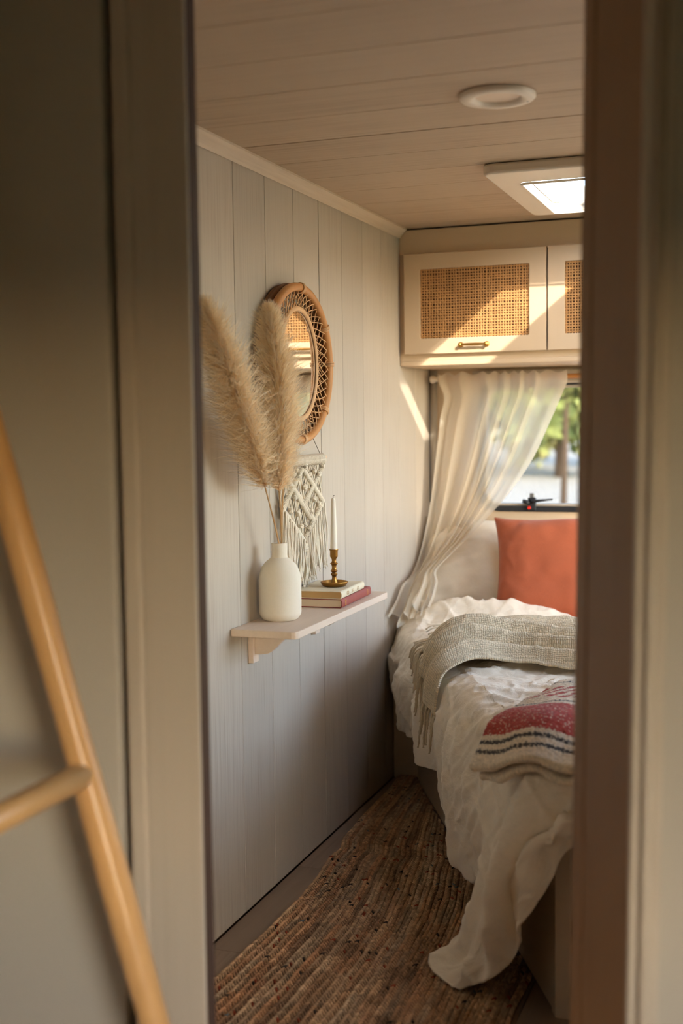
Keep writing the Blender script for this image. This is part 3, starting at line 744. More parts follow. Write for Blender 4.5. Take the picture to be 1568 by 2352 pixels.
ci, co = srgb(246, 214, 164), srgb(255, 246, 224)
def pampas(stem, axis, nh, lmax, seed, label, spread):
    r = empty('pampas_grass', stem[0], label=label, cat='dried grass', group='dried pampas stems in the vase')
    o = np.array(stem[0])
    MB().tube(spline(np.array(stem) - o, 14), np.linspace(0.0028, 0.0019, 14), 8).build('stalk', M['stalk'], r, smooth=True)
    MB().tube(spline(np.array(axis) - o, 20), np.linspace(0.0019, 0.0006, 20), 6).build('plume_axis', M['stalk'], r, smooth=True)
    link('plume', plume_mesh(np.array(axis) - o, nh, lmax, seed, ci, co, spread), M['plume'], r, kind='stuff')
zb = 0.776
pampas([(VX + 0.012, VY - 0.006, zb), (VX + 0.004, VY - 0.010, 0.955), (-1.224, 2.830, 1.05), (-1.212, 2.765, 1.115)],
       [(-1.213, 2.770, 1.11), (-1.205, 2.700, 1.19), (-1.195, 2.602, 1.30), (-1.185, 2.505, 1.40), (-1.18, 2.425, 1.48), (-1.178, 2.375, 1.53)], 9500, 0.116, 1,
       'feathery pampas plume leaning towards the doorway, left of the mirror', 0.70)
pampas([(VX + 0.004, VY + 0.004, zb), (VX + 0.006, VY + 0.002, 0.955), (-1.200, 2.835, 1.05), (-1.186, 2.795, 1.105)],
       [(-1.187, 2.797, 1.10), (-1.172, 2.770, 1.19), (-1.162, 2.750, 1.29), (-1.158, 2.728, 1.39), (-1.158, 2.700, 1.48), (-1.158, 2.682, 1.545)], 10500, 0.096, 2,
       'tall upright pampas plume overlapping the rattan mirror', 0.72)
pampas([(VX - 0.004, VY + 0.008, zb), (VX + 0.002, VY + 0.010, 0.955), (-1.205, 2.86, 1.06), (-1.188, 2.83, 1.13)],
       [(-1.189, 2.832, 1.12), (-1.178, 2.815, 1.21), (-1.168, 2.800, 1.30), (-1.160, 2.790, 1.38), (-1.152, 2.785, 1.43)], 4200, 0.070, 3,
       'shorter pampas plume tucked behind the upright one', 0.60)

# ---------------------------------------------------------------- rattan mirror
MY, MZ = 3.122, 1.432
mr = empty('rattan_mirror', (XW, MY, MZ), label='round mirror in a woven rattan frame on the plank wall', cat='mirror')
mr.scale = (1, 1.09, 1)
def ring_pts(R, x, n=72): return [(x, R * math.cos(2 * math.pi * k / n), R * math.sin(2 * math.pi * k / n)) for k in range(n)]
def disc_lathe(prof, seg=72):
    """profile (r, x out of the wall)"""
    V_, F_ = lathe_data(prof, seg); vv = np.array(V_); return np.stack([vv[:, 2], vv[:, 0], vv[:, 1]], 1), F_
mb = MB(); mb.tube(ring_pts(0.209, 0.040), 0.0118, 14, closed=True); mb.build('outer_ring', M['rattan'], mr, smooth=True)
mb = MB(); mb.tube(ring_pts(0.211, 0.020), 0.0095, 12, closed=True); mb.tube(ring_pts(0.211, 0.010), 0.0085, 12, closed=True); mb.build('back_ring', M['rattan_shaded'], mr, smooth=True)
V_, F_ = disc_lathe([(0.1440, 0.037), (0.146, 0.0405), (0.151, 0.042), (0.157, 0.040), (0.159, 0.036), (0.157, 0.031), (0.151, 0.029), (0.1440, 0.034), (0.1440, 0.037)])
mb = MB(); mb.add(V_, F_[:-2]); smooth_by_angle(mb.build('inner_ring', M['rattan_pale'], mr), 60).rotation_euler = (0, 0, math.radians(4.5))
V_, F_ = disc_lathe([(0.0001, 0.032), (0.148, 0.032), (0.148, 0.035), (0.0001, 0.035)], 72); MB().add(V_, F_).build('glass', M['mirror'], mr).rotation_euler = (0, 0, math.radians(4.5))
V_, F_ = disc_lathe([(0.1450, 0.0355), (0.1450, 0.0375), (0.150, 0.0375), (0.150, 0.0305), (0.1450, 0.0305), (0.1450, 0.0355)], 72); mb = MB(); mb.add(V_, F_[:-2]).build('dark_rebate', M['mirror_back'], mr).rotation_euler = (0, 0, math.radians(4.5))
mb = MB(); ns = 46
for k in range(ns):
    for s, dx in ((1, 0.0), (-1, 0.003)):
        th0 = 2 * math.pi * (k + 0.5 * (s < 0)) / ns; jit = random.uniform(-0.02, 0.02)
        pts = []
        for a in np.linspace(0, 1, 5):
            th = th0 + s * a * 0.26 + jit * a; R = 0.155 + 0.046 * a
            pts.append((0.034 - 0.0785 * R * math.cos(th) * (1 - a) + 0.006 * a + dx + 0.0015 * math.sin(a * 9 + k), R * math.cos(th), R * math.sin(th)))
        mb.tube(pts, 0.0015, 5)
for k in range(ns * 2):   # short back layer against the wall
    th0 = 2 * math.pi * (k + 0.25) / (ns * 2); s = 1 if k % 2 else -1
    pts = [(0.018 + 0.006 * a, (0.164 + 0.036 * a) * math.cos(th0 + s * a * 0.12), (0.164 + 0.036 * a) * math.sin(th0 + s * a * 0.12)) for a in (0, 0.5, 1)]
    mb.tube(pts, 0.0012, 4)
mb.build('woven_lattice', M['rattan_pale'], mr, smooth=True, kind='stuff')
for ang in (87, 32, 2, -38, -88, -140, 178, 140):
    th = math.radians(ang); c = np.array([0.040, 0.208 * math.cos(th), 0.208 * math.sin(th)]); rd = np.array([0, math.cos(th), math.sin(th)]); tg = np.array([0, -math.sin(th), math.cos(th)])
    mb = MB()
    for off in (-0.0045, 0, 0.0045):
        mb.tube([c + tg * off + 0.0138 * (math.cos(b) * rd + math.sin(b) * np.array([1.0, 0, 0])) for b in np.linspace(0, 2 * math.pi, 17)[:-1]], 0.0022, 6, closed=True)
    mb.build('binding', M['rattan_pale'], mr, smooth=True)

# ---------------------------------------------------------------- macrame hanging
MCY, MCZ = 3.18, 1.168
mc = empty('macrame_hanging', (XW, MCY, MCZ), label='cream knotted macrame wall hanging with long fringe under the mirror', cat='wall hanging')
dx_ = 0.016
MB().tube([(dx_, -0.192, 0), (dx_, 0, 0), (dx_, 0.186, 0)], 0.0065, 12).build('dowel', M['rattan_pale'], mc)
mb = MB(); mb.tube([(dx_ - 0.006, -0.168, 0.006), (0.003, 0.0, 0.165), (dx_ - 0.006, 0.168, 0.006)], 0.0011, 6); mb.tube([(dx_ + 0.007 * math.cos(a), 0.170, 0.007 * math.sin(a)) for a in np.linspace(0, 6.28, 14)[:-1]], 0.0014, 6, closed=True)
mb.build('hanging_cord', M['backing'], mc, smooth=True)
CR = 0.0027
mb = MB()
for k in range(34):   # loops over the dowel
    y = -0.163 + k * 0.326 / 33
    mb.tube([(dx_ + 0.0098 * math.cos(a), y + 0.0025 * math.sin(a * 0.5) + 0.002, 0.0098 * math.sin(a) - 0.001) for a in np.linspace(-2.4, 2.4, 12)], 0.0030, 6)
    mb.tube([(dx_ + 0.009, y + 0.003, -0.004), (dx_ + 0.011, y - 0.002, -0.011), (dx_ + 0.006, y + 0.002, -0.018)], 0.0030, 6)
mb.build('knotted_header', M['cord'], mc, smooth=True)
# diagonal ribs: (y0,z0)->(y1,z1) in the plane of the hanging, built of wrapped half hitches
ribs = [((-0.155, -0.040), (0.0, -0.235)), ((0.155, -0.040), (0.0, -0.235)),
        ((0.0, -0.040), (0.155, -0.145)), ((0.0, -0.040), (-0.155, -0.145)),
        ((-0.158, -0.145), (0.0, -0.2375)), ((0.158, -0.145), (0.0, -0.2375))]
ribs = [((-0.005, -0.028), (-0.155, -0.130)), ((0.155, -0.028), (0.005, -0.130)), ((-0.155, -0.028), (-0.012, -0.118)), ((0.0, -0.028), (0.155, -0.130)),
        ((0.072, -0.082), (-0.010, -0.135)), ((-0.075, -0.080), (0.05, -0.172)), ((-0.155, -0.130), (0.0, -0.232)), ((0.155, -0.130), (0.004, -0.228)), ((0.0, -0.125), (0.075, -0.178))]
def rib_z(y):   # lowest rib: the V from which the fringe hangs
    return -0.130 - 0.102 * (1 - min(abs(y) / 0.155, 1))
for (a, b) in ribs:
    a = np.array(a); b = np.array(b); d = b - a; ln = np.linalg.norm(d); d /= ln; nr = np.array([-d[1], d[0]])
    m = MB(); nk = int(ln / 0.0052)
    m.tube([(dx_ + 0.004, *(a + d * ln * t)) for t in np.linspace(0, 1, 8)], 0.0042, 6)
    for k in range(nk):
        c = a + d * (k + 0.5) * ln / nk
        m.tube([(dx_ + 0.004 + 0.0050 * math.cos(t), c[0] + nr[0] * 0.0058 * math.sin(t) + d[0] * 0.0015 * math.sin(t), c[1] + nr[1] * 0.0058 * math.sin(t) + d[1] * 0.0015 * math.sin(t)) for t in np.linspace(0, 2 * math.pi, 9)[:-1]], 0.0025, 5, closed=True)
    m.build('diagonal_rib', M['cord'], mc, smooth=True)
m = MB()   # vertical cords filling the panel and square knots in the diamonds
for k in range(46):
    y = -0.158 + k * 0.316 / 45; zl = rib_z(y) + 0.004
    z = np.linspace(-0.016, zl, 12)
    m.tube([(dx_ - 0.002 + 0.003 * math.sin(zz * 90 + k * 1.7), y + 0.0055 * math.sin(zz * 55 + k * 0.9), zz) for zz in z], CR * 0.9, 5)
def knot(cy, cz, s=1.0):
    for k in range(9):
        an = random.uniform(0, 6.28); r = random.uniform(0.003, 0.010) * s
        p0 = np.array([dx_ + 0.006, cy + r * math.cos(an), cz + r * math.sin(an)]); an2 = an + random.uniform(1.5, 3)
        p2 = np.array([dx_ + 0.006, cy + r * math.cos(an2), cz + r * math.sin(an2)]); pm = (p0 + p2) / 2 + np.array([0.007, random.uniform(-.003, .003), random.uniform(-.003, .003)])
        m.tube(spline([p0, pm, p2], 6), 0.0028, 5)
for cy, cz_ in [(-0.075, -0.105), (-0.08, -0.04), (0.078, -0.038), (0.075, -0.118), (0.04, -0.045), (0.115, -0.05), (-0.115, -0.05), (-0.04, -0.048), (0.0, -0.078), (0.0, -0.185), (-0.05, -0.15), (-0.105, -0.14), (0.11, -0.135), (0.045, -0.15),
                (0.0, -0.245), (-0.006, -0.252), (0.005, -0.258), (-0.03, -0.185), (0.03, -0.20), (0.145, -0.024), (-0.145, -0.024), (0.01, -0.022)]:
    knot(cy, cz_, 0.9)
m.build('knotted_panel', M['cord'], mc, smooth=True, kind='stuff')
for k in range(58):
    y = -0.160 + k * 0.320 / 57
    z0 = rib_z(y) - 0.003; z1 = -0.300 - 0.055 * (1 - abs(y) / 0.16) + random.uniform(-0.012, 0.012)
    ln = z0 - z1; ph1, ph2 = random.uniform(0, 6.28), random.uniform(0, 6.28); drift = random.gauss(0, 0.006) + (0.010 if y > 0.10 else 0)
    pts = []
    for t in np.linspace(0, 1, 13):
        pts.append((dx_ + 0.003 + 0.006 * math.sin(t * 4 + ph2) * t + 0.004 * (k % 3), y + drift * t + 0.0032 * math.sin(t * ln * 60 + ph1), z0 - ln * t))
    mb = MB(); mb.tube(pts, [0.0026] * 10 + [0.0027, 0.0030, 0.0022], 6)
    for e in range(4):
        p = np.array(pts[-1]); mb.tube([p + np.array([0, 0, 0.004]), p + np.array([random.uniform(0, .003), random.gauss(0, .004), -random.uniform(.004, .014)])], 0.0008, 4)
    mb.build('fringe_cord', M['cord'], mc, smooth=True)

# ---------------------------------------------------------------- books, candlestick, candle
def book(name, L_, W_, Tk, cover, pages, loc, rz, label):
    """spine faces +x, length along +y from the origin corner, fore edge towards the wall"""
    b = empty(name, loc, rz, label=label, cat='book', group='books on the shelf')
    c = 0.0022
    MB().box(-W_, -0.003, 0, L_, 0, c).build('cover_board', cover, b, bevel=0.0006, bseg=1)
    MB().box(-W_, -0.003, 0, L_, Tk - c, Tk).build('cover_board', cover, b, bevel=0.0006, bseg=1)
    pr = []
    for k in range(9):
        a = -math.pi / 2 + math.pi * k / 8; pr.append((-0.003 + 0.0055 * math.cos(a), Tk / 2 + Tk / 2 * math.sin(a)))
    for k in range(8, -1, -1):
        a = -math.pi / 2 + math.pi * k / 8; pr.append((-0.004 + 0.0040 * math.cos(a), Tk / 2 + (Tk / 2 - 0.0018) * math.sin(a)))
    n = len(pr); mb = MB(); v = [(p[0], y, p[1]) for y in (0, L_) for p in pr]
    f = [(i, (i + 1) % n, n + (i + 1) % n, n + i) for i in range(n)] + [(i, i + 1, n - 2 - i, n - 1 - i) for i in range(n // 2 - 1)] + [(n + n - 1 - i, n + n - 2 - i, n + i + 1, n + i) for i in range(n // 2 - 1)]
    sp = mb.add(v, f).build('spine', cover, b); smooth_by_angle(sp, 50)
    pg = []
    for k in range(9):
        a = -math.pi / 2 + math.pi * k / 8; pg.append((-0.0045 + 0.0035 * math.cos(a), Tk / 2 + (Tk / 2 - c) * math.sin(a)))
    pg += [(-W_ + 0.004, Tk - c), (-W_ + 0.004, c)]; n = len(pg)
    mb = MB(); v = [(p[0], y, p[1]) for y in (0.003, L_ - 0.003) for p in pg]
    mb.add(v, [tuple(range(n)), tuple(range(2 * n - 1, n - 1, -1))] + [(i, (i + 1) % n, n + (i + 1) % n, n + i) for i in range(n)]).build('page_block', pages, b)
    return b, sp
RB, RBS = book('book', 0.275, 0.142, 0.0245, M['bookred'], M['pages'], (-1.1405, 3.112, 0.7585), 0.03, 'red cloth hardback with gilt bands, lowest on the shelf')
for yy in (0.028, 0.034, 0.240):
    MB().box(-0.0005, 0.0029, yy, yy + 0.0028, 0.004, 0.0205).build('gilt_band', M['gilt'], RBS, bevel=0.0008)
CB, CBS = book('book', 0.222, 0.140, 0.0215, M['bookcream'], M['pages_tan'], (-1.1415, 3.112, 0.7833), 0.045, 'cream cloth hardback lying on top of the red book')
for k, yy in enumerate((0.050, 0.058, 0.066, 0.098, 0.106, 0.150, 0.157)):   # faded gilt lettering strokes on the spine
    mb = MB(); pts = [(0.0026, yy + 0.004 * math.sin(t * 2 + k), 0.006 + 0.0012 * t * 1.6) for t in np.linspace(0, 5, 7)]
    mb.tube(pts, 0.0005, 4).build('gilt_letter', M['gilt'], CBS)
zc = 0.7833 + 0.0216
cs = tag(MB().lathe([(0.0001, 0.0), (0.030, 0.0), (0.033, 0.002), (0.0375, 0.009), (0.0390, 0.0125), (0.0385, 0.0140), (0.0365, 0.0125), (0.0325, 0.0060), (0.029, 0.0045), (0.012, 0.0050), (0.0095, 0.009), (0.0072, 0.018), (0.0062, 0.026),
    (0.0068, 0.030), (0.0095, 0.033), (0.0095, 0.036), (0.0065, 0.0385), (0.0062, 0.040), (0.0098, 0.0425), (0.0105, 0.0445), (0.0075, 0.0465), (0.0062, 0.053), (0.0070, 0.060), (0.0085, 0.0625), (0.0110, 0.0645), (0.0110, 0.0660), (0.0070, 0.0685),
    (0.0060, 0.074), (0.0075, 0.080), (0.0105, 0.0835), (0.0112, 0.086), (0.0112, 0.100), (0.0118, 0.103), (0.0130, 0.1045), (0.0128, 0.1060), (0.0108, 0.1060), (0.0102, 0.104), (0.0100, 0.090), (0.0001, 0.089)], 40).build('candlestick', M['oldbrass'], loc=(-1.198, 3.213, zc)),
    'turned brass candlestick with round drip dish on the cream book', 'candlestick')
smooth_by_angle(cs, 45)
cn = empty('candle', (-1.198, 3.213, zc + 0.0895), label='tall white taper candle in the brass candlestick', cat='candle')
smooth_by_angle(MB().lathe([(0.0001, 0), (0.0092, 0), (0.0098, 0.02), (0.0086, 0.08), (0.0070, 0.135), (0.0062, 0.156), (0.0050, 0.160), (0.0022, 0.1625), (0.0001, 0.1625)], 28).build('taper', M['wax'], cn), 60)
MB().tube([(0, 0, 0.161), (0.0, 0.0, 0.166), (0.0008, 0.001, 0.169), (0.0028, 0.003, 0.1695)], 0.0008, 6).build('wick', M['wick'], cn)
cn.children[0].rotation_euler = (0, 0, 0)

# ---------------------------------------------------------------- bed
P0 = np.array([-1.199, 4.037]); P1 = np.array([-0.439, 2.497])
DB = (P1 - P0) / np.linalg.norm(P1 - P0); NB = np.array([DB[1], -DB[0]])      # along the slanted side, outwards
if NB[0] > 0: NB = -NB
bed = empty('bed', (-0.2, 3.5, 0), label='fixed bed with slanted side and pale panelled base', cat='bed')
bo = np.array([0.2, -3.5])
def bp(pts): return [(p[0] + bo[0], p[1] + bo[1]) for p in pts]
MB().prism(bp([(XW + 0.003, 4.05), (P0[0], 4.045), tuple(P0), tuple(P1), (XR - 0.003, P1[1]), (XR - 0.003, YB - 0.003), (XW + 0.003, YB - 0.003)]), 0.001, 0.40).build('base', M['cream'], bed, bevel=0.004)
MB().prism(bp([tuple(P1 + NB * 0.002 - DB * 0.030), tuple(P1 + NB * 0.002 + np.array([-0.001, -0.002])), (P1[0] + 0.03, P1[1] - 0.004), (P1[0] + 0.03, P1[1] - 0.0005), tuple(P1 - DB * 0.030 + NB * 0.0005)]), 0.001, 0.39).build('corner_post', M['cream'], bed)
mq = P0 + NB * 0.035; mr_ = P1 + NB * 0.035 + DB * 0.03
MB().prism(bp([(XW + 0.02, 4.10), tuple(mq), tuple(mr_), (XR - 0.01, 2.455), (XR - 0.01, YB - 0.01), (XW + 0.02, YB - 0.01)]), 0.401, 0.528).build('mattress', M['mattress'], bed, bevel=0.03, bseg=4, smooth=True)

# ---------------------------------------------------------------- duvet: sections from the right wall over the edge down to the hem
E0 = P0 + NB * 0.060
def outline(t):
    """edge of the bedding seen from above: slanted side, rounded corner, foot"""
    pts = [(-1.272, 4.22), (-1.268, 4.10), tuple(E0 + DB * 0.03)] + [tuple(E0 + DB * s) for s in np.arange(0.12, 1.66, 0.12)] + [(-0.505, 2.500), (-0.470, 2.445), (-0.415, 2.418), (-0.34, 2.412), (-0.2, 2.412), (0.1, 2.412), (0.5, 2.412), (0.93, 2.412)]
    P = np.array(pts); d = np.concatenate([[0], np.cumsum(np.linalg.norm(np.diff(P, axis=0), axis=1))])
    return hermite(d - d[2] + 0.03, P, t)
tt = np.concatenate([np.linspace(-0.20, 1.25, 230), np.linspace(1.255, 2.15, 260), np.linspace(2.16, 3.2, 40)])
B = outline(tt)
Tn = np.gradient(B, tt, axis=0); Tn /= np.linalg.norm(Tn, axis=1)[:, None]; Nn = np.stack([Tn[:, 1], -Tn[:, 0]], 1)
# hem: height and offset from the outline, and the tail that hangs to the rug at the corner
def at_base(s, off): return P0 + DB * s + NB * off
hem_t, hem_p, mid_p = [], [], []
def put(t, hem, mid): hem_t.append(t); hem_p.append(hem); mid_p.append(mid)
for t, z, off in [(-0.20, 0.40, 0.07), (-0.06, 0.36, 0.075), (0.05, 0.32, 0.08), (0.17, 0.275, 0.085), (0.40, 0.26, 0.08), (0.60, 0.255, 0.085), (0.83, 0.235, 0.085), (0.97, 0.170, 0.08), (1.10, 0.105, 0.085), (1.20, 0.095, 0.08), (1.29, 0.11, 0.06)]:
    h = at_base(t, off) if t > 0.02 else np.array([max(at_base(t, off)[0], -1.285), at_base(t, off)[1]])
    if t < 0.02: h = np.array([-1.286, 4.04 - t])
    m = at_base(t, 0.10) if t > 0.02 else np.array([-1.287, 4.04 - t])
    put(t, (*h, z), (*m, (z + 0.50) / 2 + 0.04))
put(1.37, (-0.655, 2.735, 0.060), (-0.625, 2.720, 0.30))
put(1.45, (-0.715, 2.665, 0.016), (-0.602, 2.645, 0.28))
put(1.53, (-0.752, 2.615, 0.016), (-0.600, 2.570, 0.26))
put(1.60, (-0.672, 2.520, 0.016), (-0.590, 2.515, 0.27))
put(1.67, (-0.610, 2.505, 0.045), (-0.560, 2.495, 0.28))
put(1.74, (-0.565, 2.470, 0.085), (-0.545, 2.430, 0.30))
put(1.80, (-0.525, 2.440, 0.140), (-0.525, 2.405, 0.33))
put(1.86, (-0.495, 2.425, 0.205), (-0.490, 2.410, 0.37))
put(1.92, (-0.468, 2.405, 0.265), (-0.460, 2.390, 0.40))
put(2.00, (-0.430, 2.385, 0.345), (-0.425, 2.380, 0.43))
put(2.08, (-0.395, 2.385, 0.405), (-0.385, 2.385, 0.46))
put(2.30, (-0.20, 2.380, 0.42), (-0.20, 2.385, 0.47)); put(2.6, (0.1, 2.385, 0.40), (0.1, 2.385, 0.46)); put(3.2, (0.92, 2.385, 0.40), (0.92, 2.385, 0.46))
HEM = hermite(hem_t, np.array(hem_p), tt); MID = hermite(hem_t, np.array(mid_p), tt)
Rr = np.stack([np.full(len(tt), 0.93), np.interp(tt, [-0.2, 0.1, 1.6, 2.1, 3.2], [4.20, 4.05, 3.10, 2.85, 2.52])], 1)
ZT = 0.552
n_top, n_side = 210, 100
wt = 1 - (1 - np.linspace(0, 1, n_top)) ** 1.7
top = np.zeros((len(tt), n_top, 3))
inset = B - Nn * 0.055
top[..., :2] = Rr[:, None] * (1 - wt[None, :, None]) + inset[:, None] * wt[None, :, None]
X, Y = top[..., 0], top[..., 1]
top[..., 2] = ZT + 0.006
# side: cubic from the edge over the roll to middle and hem
LOW = MID * 0.38 + HEM * 0.62
lw = np.exp(-((tt - 1.53) / 0.085) ** 2)[:, None]
LOW = LOW * (1 - lw) + hermite([0, 1.37, 1.45, 1.53, 1.60, 1.67, 3.3], np.array([(-0.62, 2.7, 0.12), (-0.635, 2.725, 0.13), (-0.655, 2.660, 0.060), (-0.662, 2.590, 0.055), (-0.640, 2.530, 0.070), (-0.59, 2.50, 0.11), (-0.5, 2.4, 0.2)]), tt) * lw
ctrl = np.zeros((len(tt), 6, 3))
ctrl[:, 0, :2] = inset; ctrl[:, 0, 2] = ZT + 0.006
ctrl[:, 1, :2] = B - Nn * 0.004; ctrl[:, 1, 2] = ZT - 0.018
ctrl[:, 2, :2] = B + Nn * 0.022; ctrl[:, 2, 2] = ZT - 0.075
ctrl[:, 3] = MID; ctrl[:, 4] = LOW; ctrl[:, 5] = HEM
side = hermite([0, 0.13, 0.27, 0.58, 0.85, 1.0], np.swapaxes(ctrl, 0, 1), np.linspace(0, 1, n_side)[1:])
side = np.swapaxes(side, 0, 1)
G = np.concatenate([top, side], 1)
G[..., 0] = np.maximum(G[..., 0], XW + 0.008)
nrm = grid_normals(G)
if nrm[100, 60, 2] < 0: nrm = -nrm
vs = np.concatenate([np.zeros(n_top), np.linspace(0, 1, n_side)[1:]])[None]
tg = tt[:, None]
# folds of the hanging side grow towards the hem
fold = np.sin(tg * 23 + 1.1 * np.sin(tg * 7.0) + 0.5 * vs) * 0.55 + np.sin(tg * 51 + 2.0 * np.sin(tg * 5)) * 0.25 + 0.6 * vnoise(tg * 14 + 0 * vs, vs * 1.3 + 0 * tg)
tailw = np.exp(-((tg - 1.62) / 0.17) ** 2)
amp = 0.028 * np.clip(vs * 1.6, 0, 1) * (1 - 0.65 * tailw)
G = G + nrm * (amp * fold)[..., None]
# ridges of the tail
tr = (np.exp(-((tg - 1.50) / 0.035) ** 2) - 0.8 * np.exp(-((tg - 1.63) / 0.045) ** 2) + 0.9 * np.exp(-((tg - 1.745) / 0.04) ** 2) - 0.6 * np.exp(-((tg - 1.83) / 0.03) ** 2)) * np.clip(vs * 1.5 - 0.1, 0, 1) * np.clip((1.02 - vs) * 4, 0.35, 1)
G = G + nrm * (0.028 * tr)[..., None]
# rumples of the top
X, Y = G[..., 0], G[..., 1]
w_in = 1 - np.clip(vs * 1.2, 0, 1)
rump = 0.013 * fbm(X * 2.2 + 3, Y * 5.5 + 1, 2) + 0.011 * np.clip(ridge(X * 3.0 + Y * 1.6, Y * 7.0 - X * 1.2), 0, 1) ** 2 + 0.008 * np.clip(ridge(X * 6 - Y * 3, Y * 11 + X * 2), 0, 1) ** 2
rump = rump + 0.0055 * np.clip(ridge(X * 2.6 + 1.3 * np.sin(Y * 3), Y * 17 + X * 1.5), 0, 1) ** 1.5 * np.clip((Y - 2.5) * 3, 0, 1)
lip = 0.060 * np.exp(-((Y - 4.09) / 0.075) ** 2) * np.clip((-0.62 - X) / 0.25, 0, 1) * np.clip((X + 1.20) / 0.12, 0, 1) + 0.020 * np.exp(-((Y - 4.08) / 0.05) ** 2)
G[..., 2] += w_in * (rump + lip * (tg < 0.6))
# linen creases everywhere
G = G + nrm * (0.0075 * np.clip(ridge(G[..., 0] * 11 + G[..., 2] * 9, G[..., 1] * 11 - G[..., 2] * 5), 0, 1) ** 2 + 0.0050 * np.clip(ridge(G[..., 0] * 23 - G[..., 2] * 11, G[..., 1] * 19 + G[..., 2] * 17), 0, 1) ** 2 + 0.0024 * fbm(G[..., 0] * 30, G[..., 1] * 30 + G[..., 2] * 30, 2))[..., None]
G[..., 0] = np.maximum(G[..., 0], XW + 0.008); G[..., 2] = np.maximum(G[..., 2], 0.0165)
DUVET = sheet('duvet', G, M['linen'], thick=0.004, offset=0.0, label='rumpled ivory linen duvet spilling over the bed side to the rug', cat='duvet')

# ---------------------------------------------------------------- pillows and cushion
def pillow_obj(name, w, h, t, mat, loc, rx, ry, rz, seed, label, cat, pinch=0.07, corner=0.5, group=None):
    n = 56; rg = np.random.default_rng(seed)
    s = np.sin(np.linspace(-1, 1, n) * math.pi / 2); U, Vv = np.meshgrid(s, s, indexing='ij')
    prof = np.clip((1 - np.abs(U) ** 3.2), 0, 1) ** 0.55 * np.clip((1 - np.abs(Vv) ** 3.2), 0, 1) ** 0.55
    ox = w / 2 * U * (1 - pinch * (1 - np.abs(Vv) ** 2.4) * np.abs(U) ** 2); oz = h / 2 * Vv * (1 - pinch * (1 - np.abs(U) ** 2.4) * np.abs(Vv) ** 2)
    fr = []
    for sg in (1, -1):
        # creases run from the corners and along the seams
        cr = 0.006 * (0.25 if 'rust' in mat.name else 1.0) * ridge(U * 3 + seed, Vv * 3 - U * 1.5) + 0.005 * (0.5 if 'rust' in mat.name else 1.0) * fbm(U * 3.4 + 7 * seed + sg, Vv * 3.1, 3) + 0.004 * np.clip(ridge(U * 5 + Vv * 2, Vv * 9 - U * 4 + seed), 0, 1) ** 2 * (np.abs(U) > 0.45) + 0.0055 * np.sin(np.abs(U * Vv) * 14 + 3 * U) * np.abs(U * Vv)
        th = sg * (t / 2 * prof + cr * np.clip(prof * 2.0, 0, 1))
        fr.append(np.stack([ox, th, oz], -1))
    V = np.concatenate([fr[0].reshape(-1, 3), fr[1].reshape(-1, 3)])
    f = grid_faces(n, n); F = np.concatenate([f, f[:, ::-1] + n * n])
    # close the rim
    idx = np.arange(n * n).reshape(n, n); rim = np.concatenate([idx[:-1, 0], idx[-1, :-1], idx[:0:-1, -1], idx[0, :0:-1]])
    r2 = np.roll(rim, -1); F = np.concatenate([F, np.stack([rim, rim + n * n, r2 + n * n, r2], 1)])
    uv = np.concatenate([np.stack([ox, oz], -1).reshape(-1, 2)] * 2)
    me = mesh(name, V, F, uv=uv)
    bm = bmesh.new(); bm.from_mesh(me); bmesh.ops.remove_doubles(bm, verts=bm.verts, dist=0.0004); bmesh.ops.recalc_face_normals(bm, faces=bm.faces); bm.to_mesh(me); bm.free()
    root = empty(name, loc, label=label, cat=cat, group=group); root.rotation_euler = (rx, ry, rz)
    link('cover', me, mat, root, smooth=True)
    bx_, bz_ = ox, oz
    loop = [(float(bx_[a, b]), 0.0, float(bz_[a, b])) for a, b in [(i, 0) for i in range(n - 1)] + [(n - 1, j) for j in range(n - 1)] + [(i, n - 1) for i in range(n - 1, 0, -1)] + [(0, j) for j in range(n - 1, 0, -1)]]
    MB().tube(loop[::2], 0.0022, 5, closed=True).build('seam', mat_plain[mat.name], root, smooth=True)
    return root
mat_plain = {M['pillow'].name: M['mattress'], M['rust'].name: plain('rust_piping', srgb(160, 84, 56), 0.85)}
pillow_obj('pillow', 0.62, 0.42, 0.17, M['pillow'], (-0.985, 4.405, 0.715), math.radians(-34), math.radians(2), math.radians(3), 4, 'cream linen pillow leaning behind the rust cushion beside the curtain', 'pillow', group='bed pillows')
pillow_obj('pillow', 0.62, 0.42, 0.16, M['pillow'], (-0.36, 4.43, 0.735), math.radians(-32), math.radians(-2), math.radians(-2), 5, 'cream linen pillow hidden behind the rust cushion away from the curtain', 'pillow', group='bed pillows')
pillow_obj('cushion', 0.46, 0.425, 0.15, M['rust'], (-0.735, 4.215, 0.745), math.radians(-30), math.radians(-3), math.radians(4), 6, 'rust orange linen cushion propped on the bed pillows', 'cushion', pinch=0.10)

# ---------------------------------------------------------------- knitted throw
def coons(top_, bot_, left_, right_, nu, nv):
    """top_: v=0 curve from left to right, bot_: v=1; left_/right_: u=0/1 curves from top to bottom"""
    a = spline(top_, nu)[:, None]; b = spline(bot_, nu)[:, None]; l = spline(left_, nv)[None]; r = spline(right_, nv)[None]
    u = np.linspace(0, 1, nu)[:, None, None]; v = np.linspace(0, 1, nv)[None, :, None]
    return (1 - v) * a + v * b + (1 - u) * l + u * r - ((1 - u) * (1 - v) * a[0] + u * (1 - v) * a[-1] + (1 - u) * v * b[0] + u * v * b[-1])
th_root = empty('throw', (-0.8, 3.6, 0.6), label='beige knitted throw with tasselled fringe across the bed', cat='throw')
to = np.array([-0.8, 3.6, 0.6])
far = [(-0.940, 3.80, 0.592), (-0.88, 3.775, 0.596), (-0.80, 3.75, 0.596), (-0.60, 3.76, 0.590), (-0.2, 3.77, 0.585), (0.40, 3.77, 0.580)]
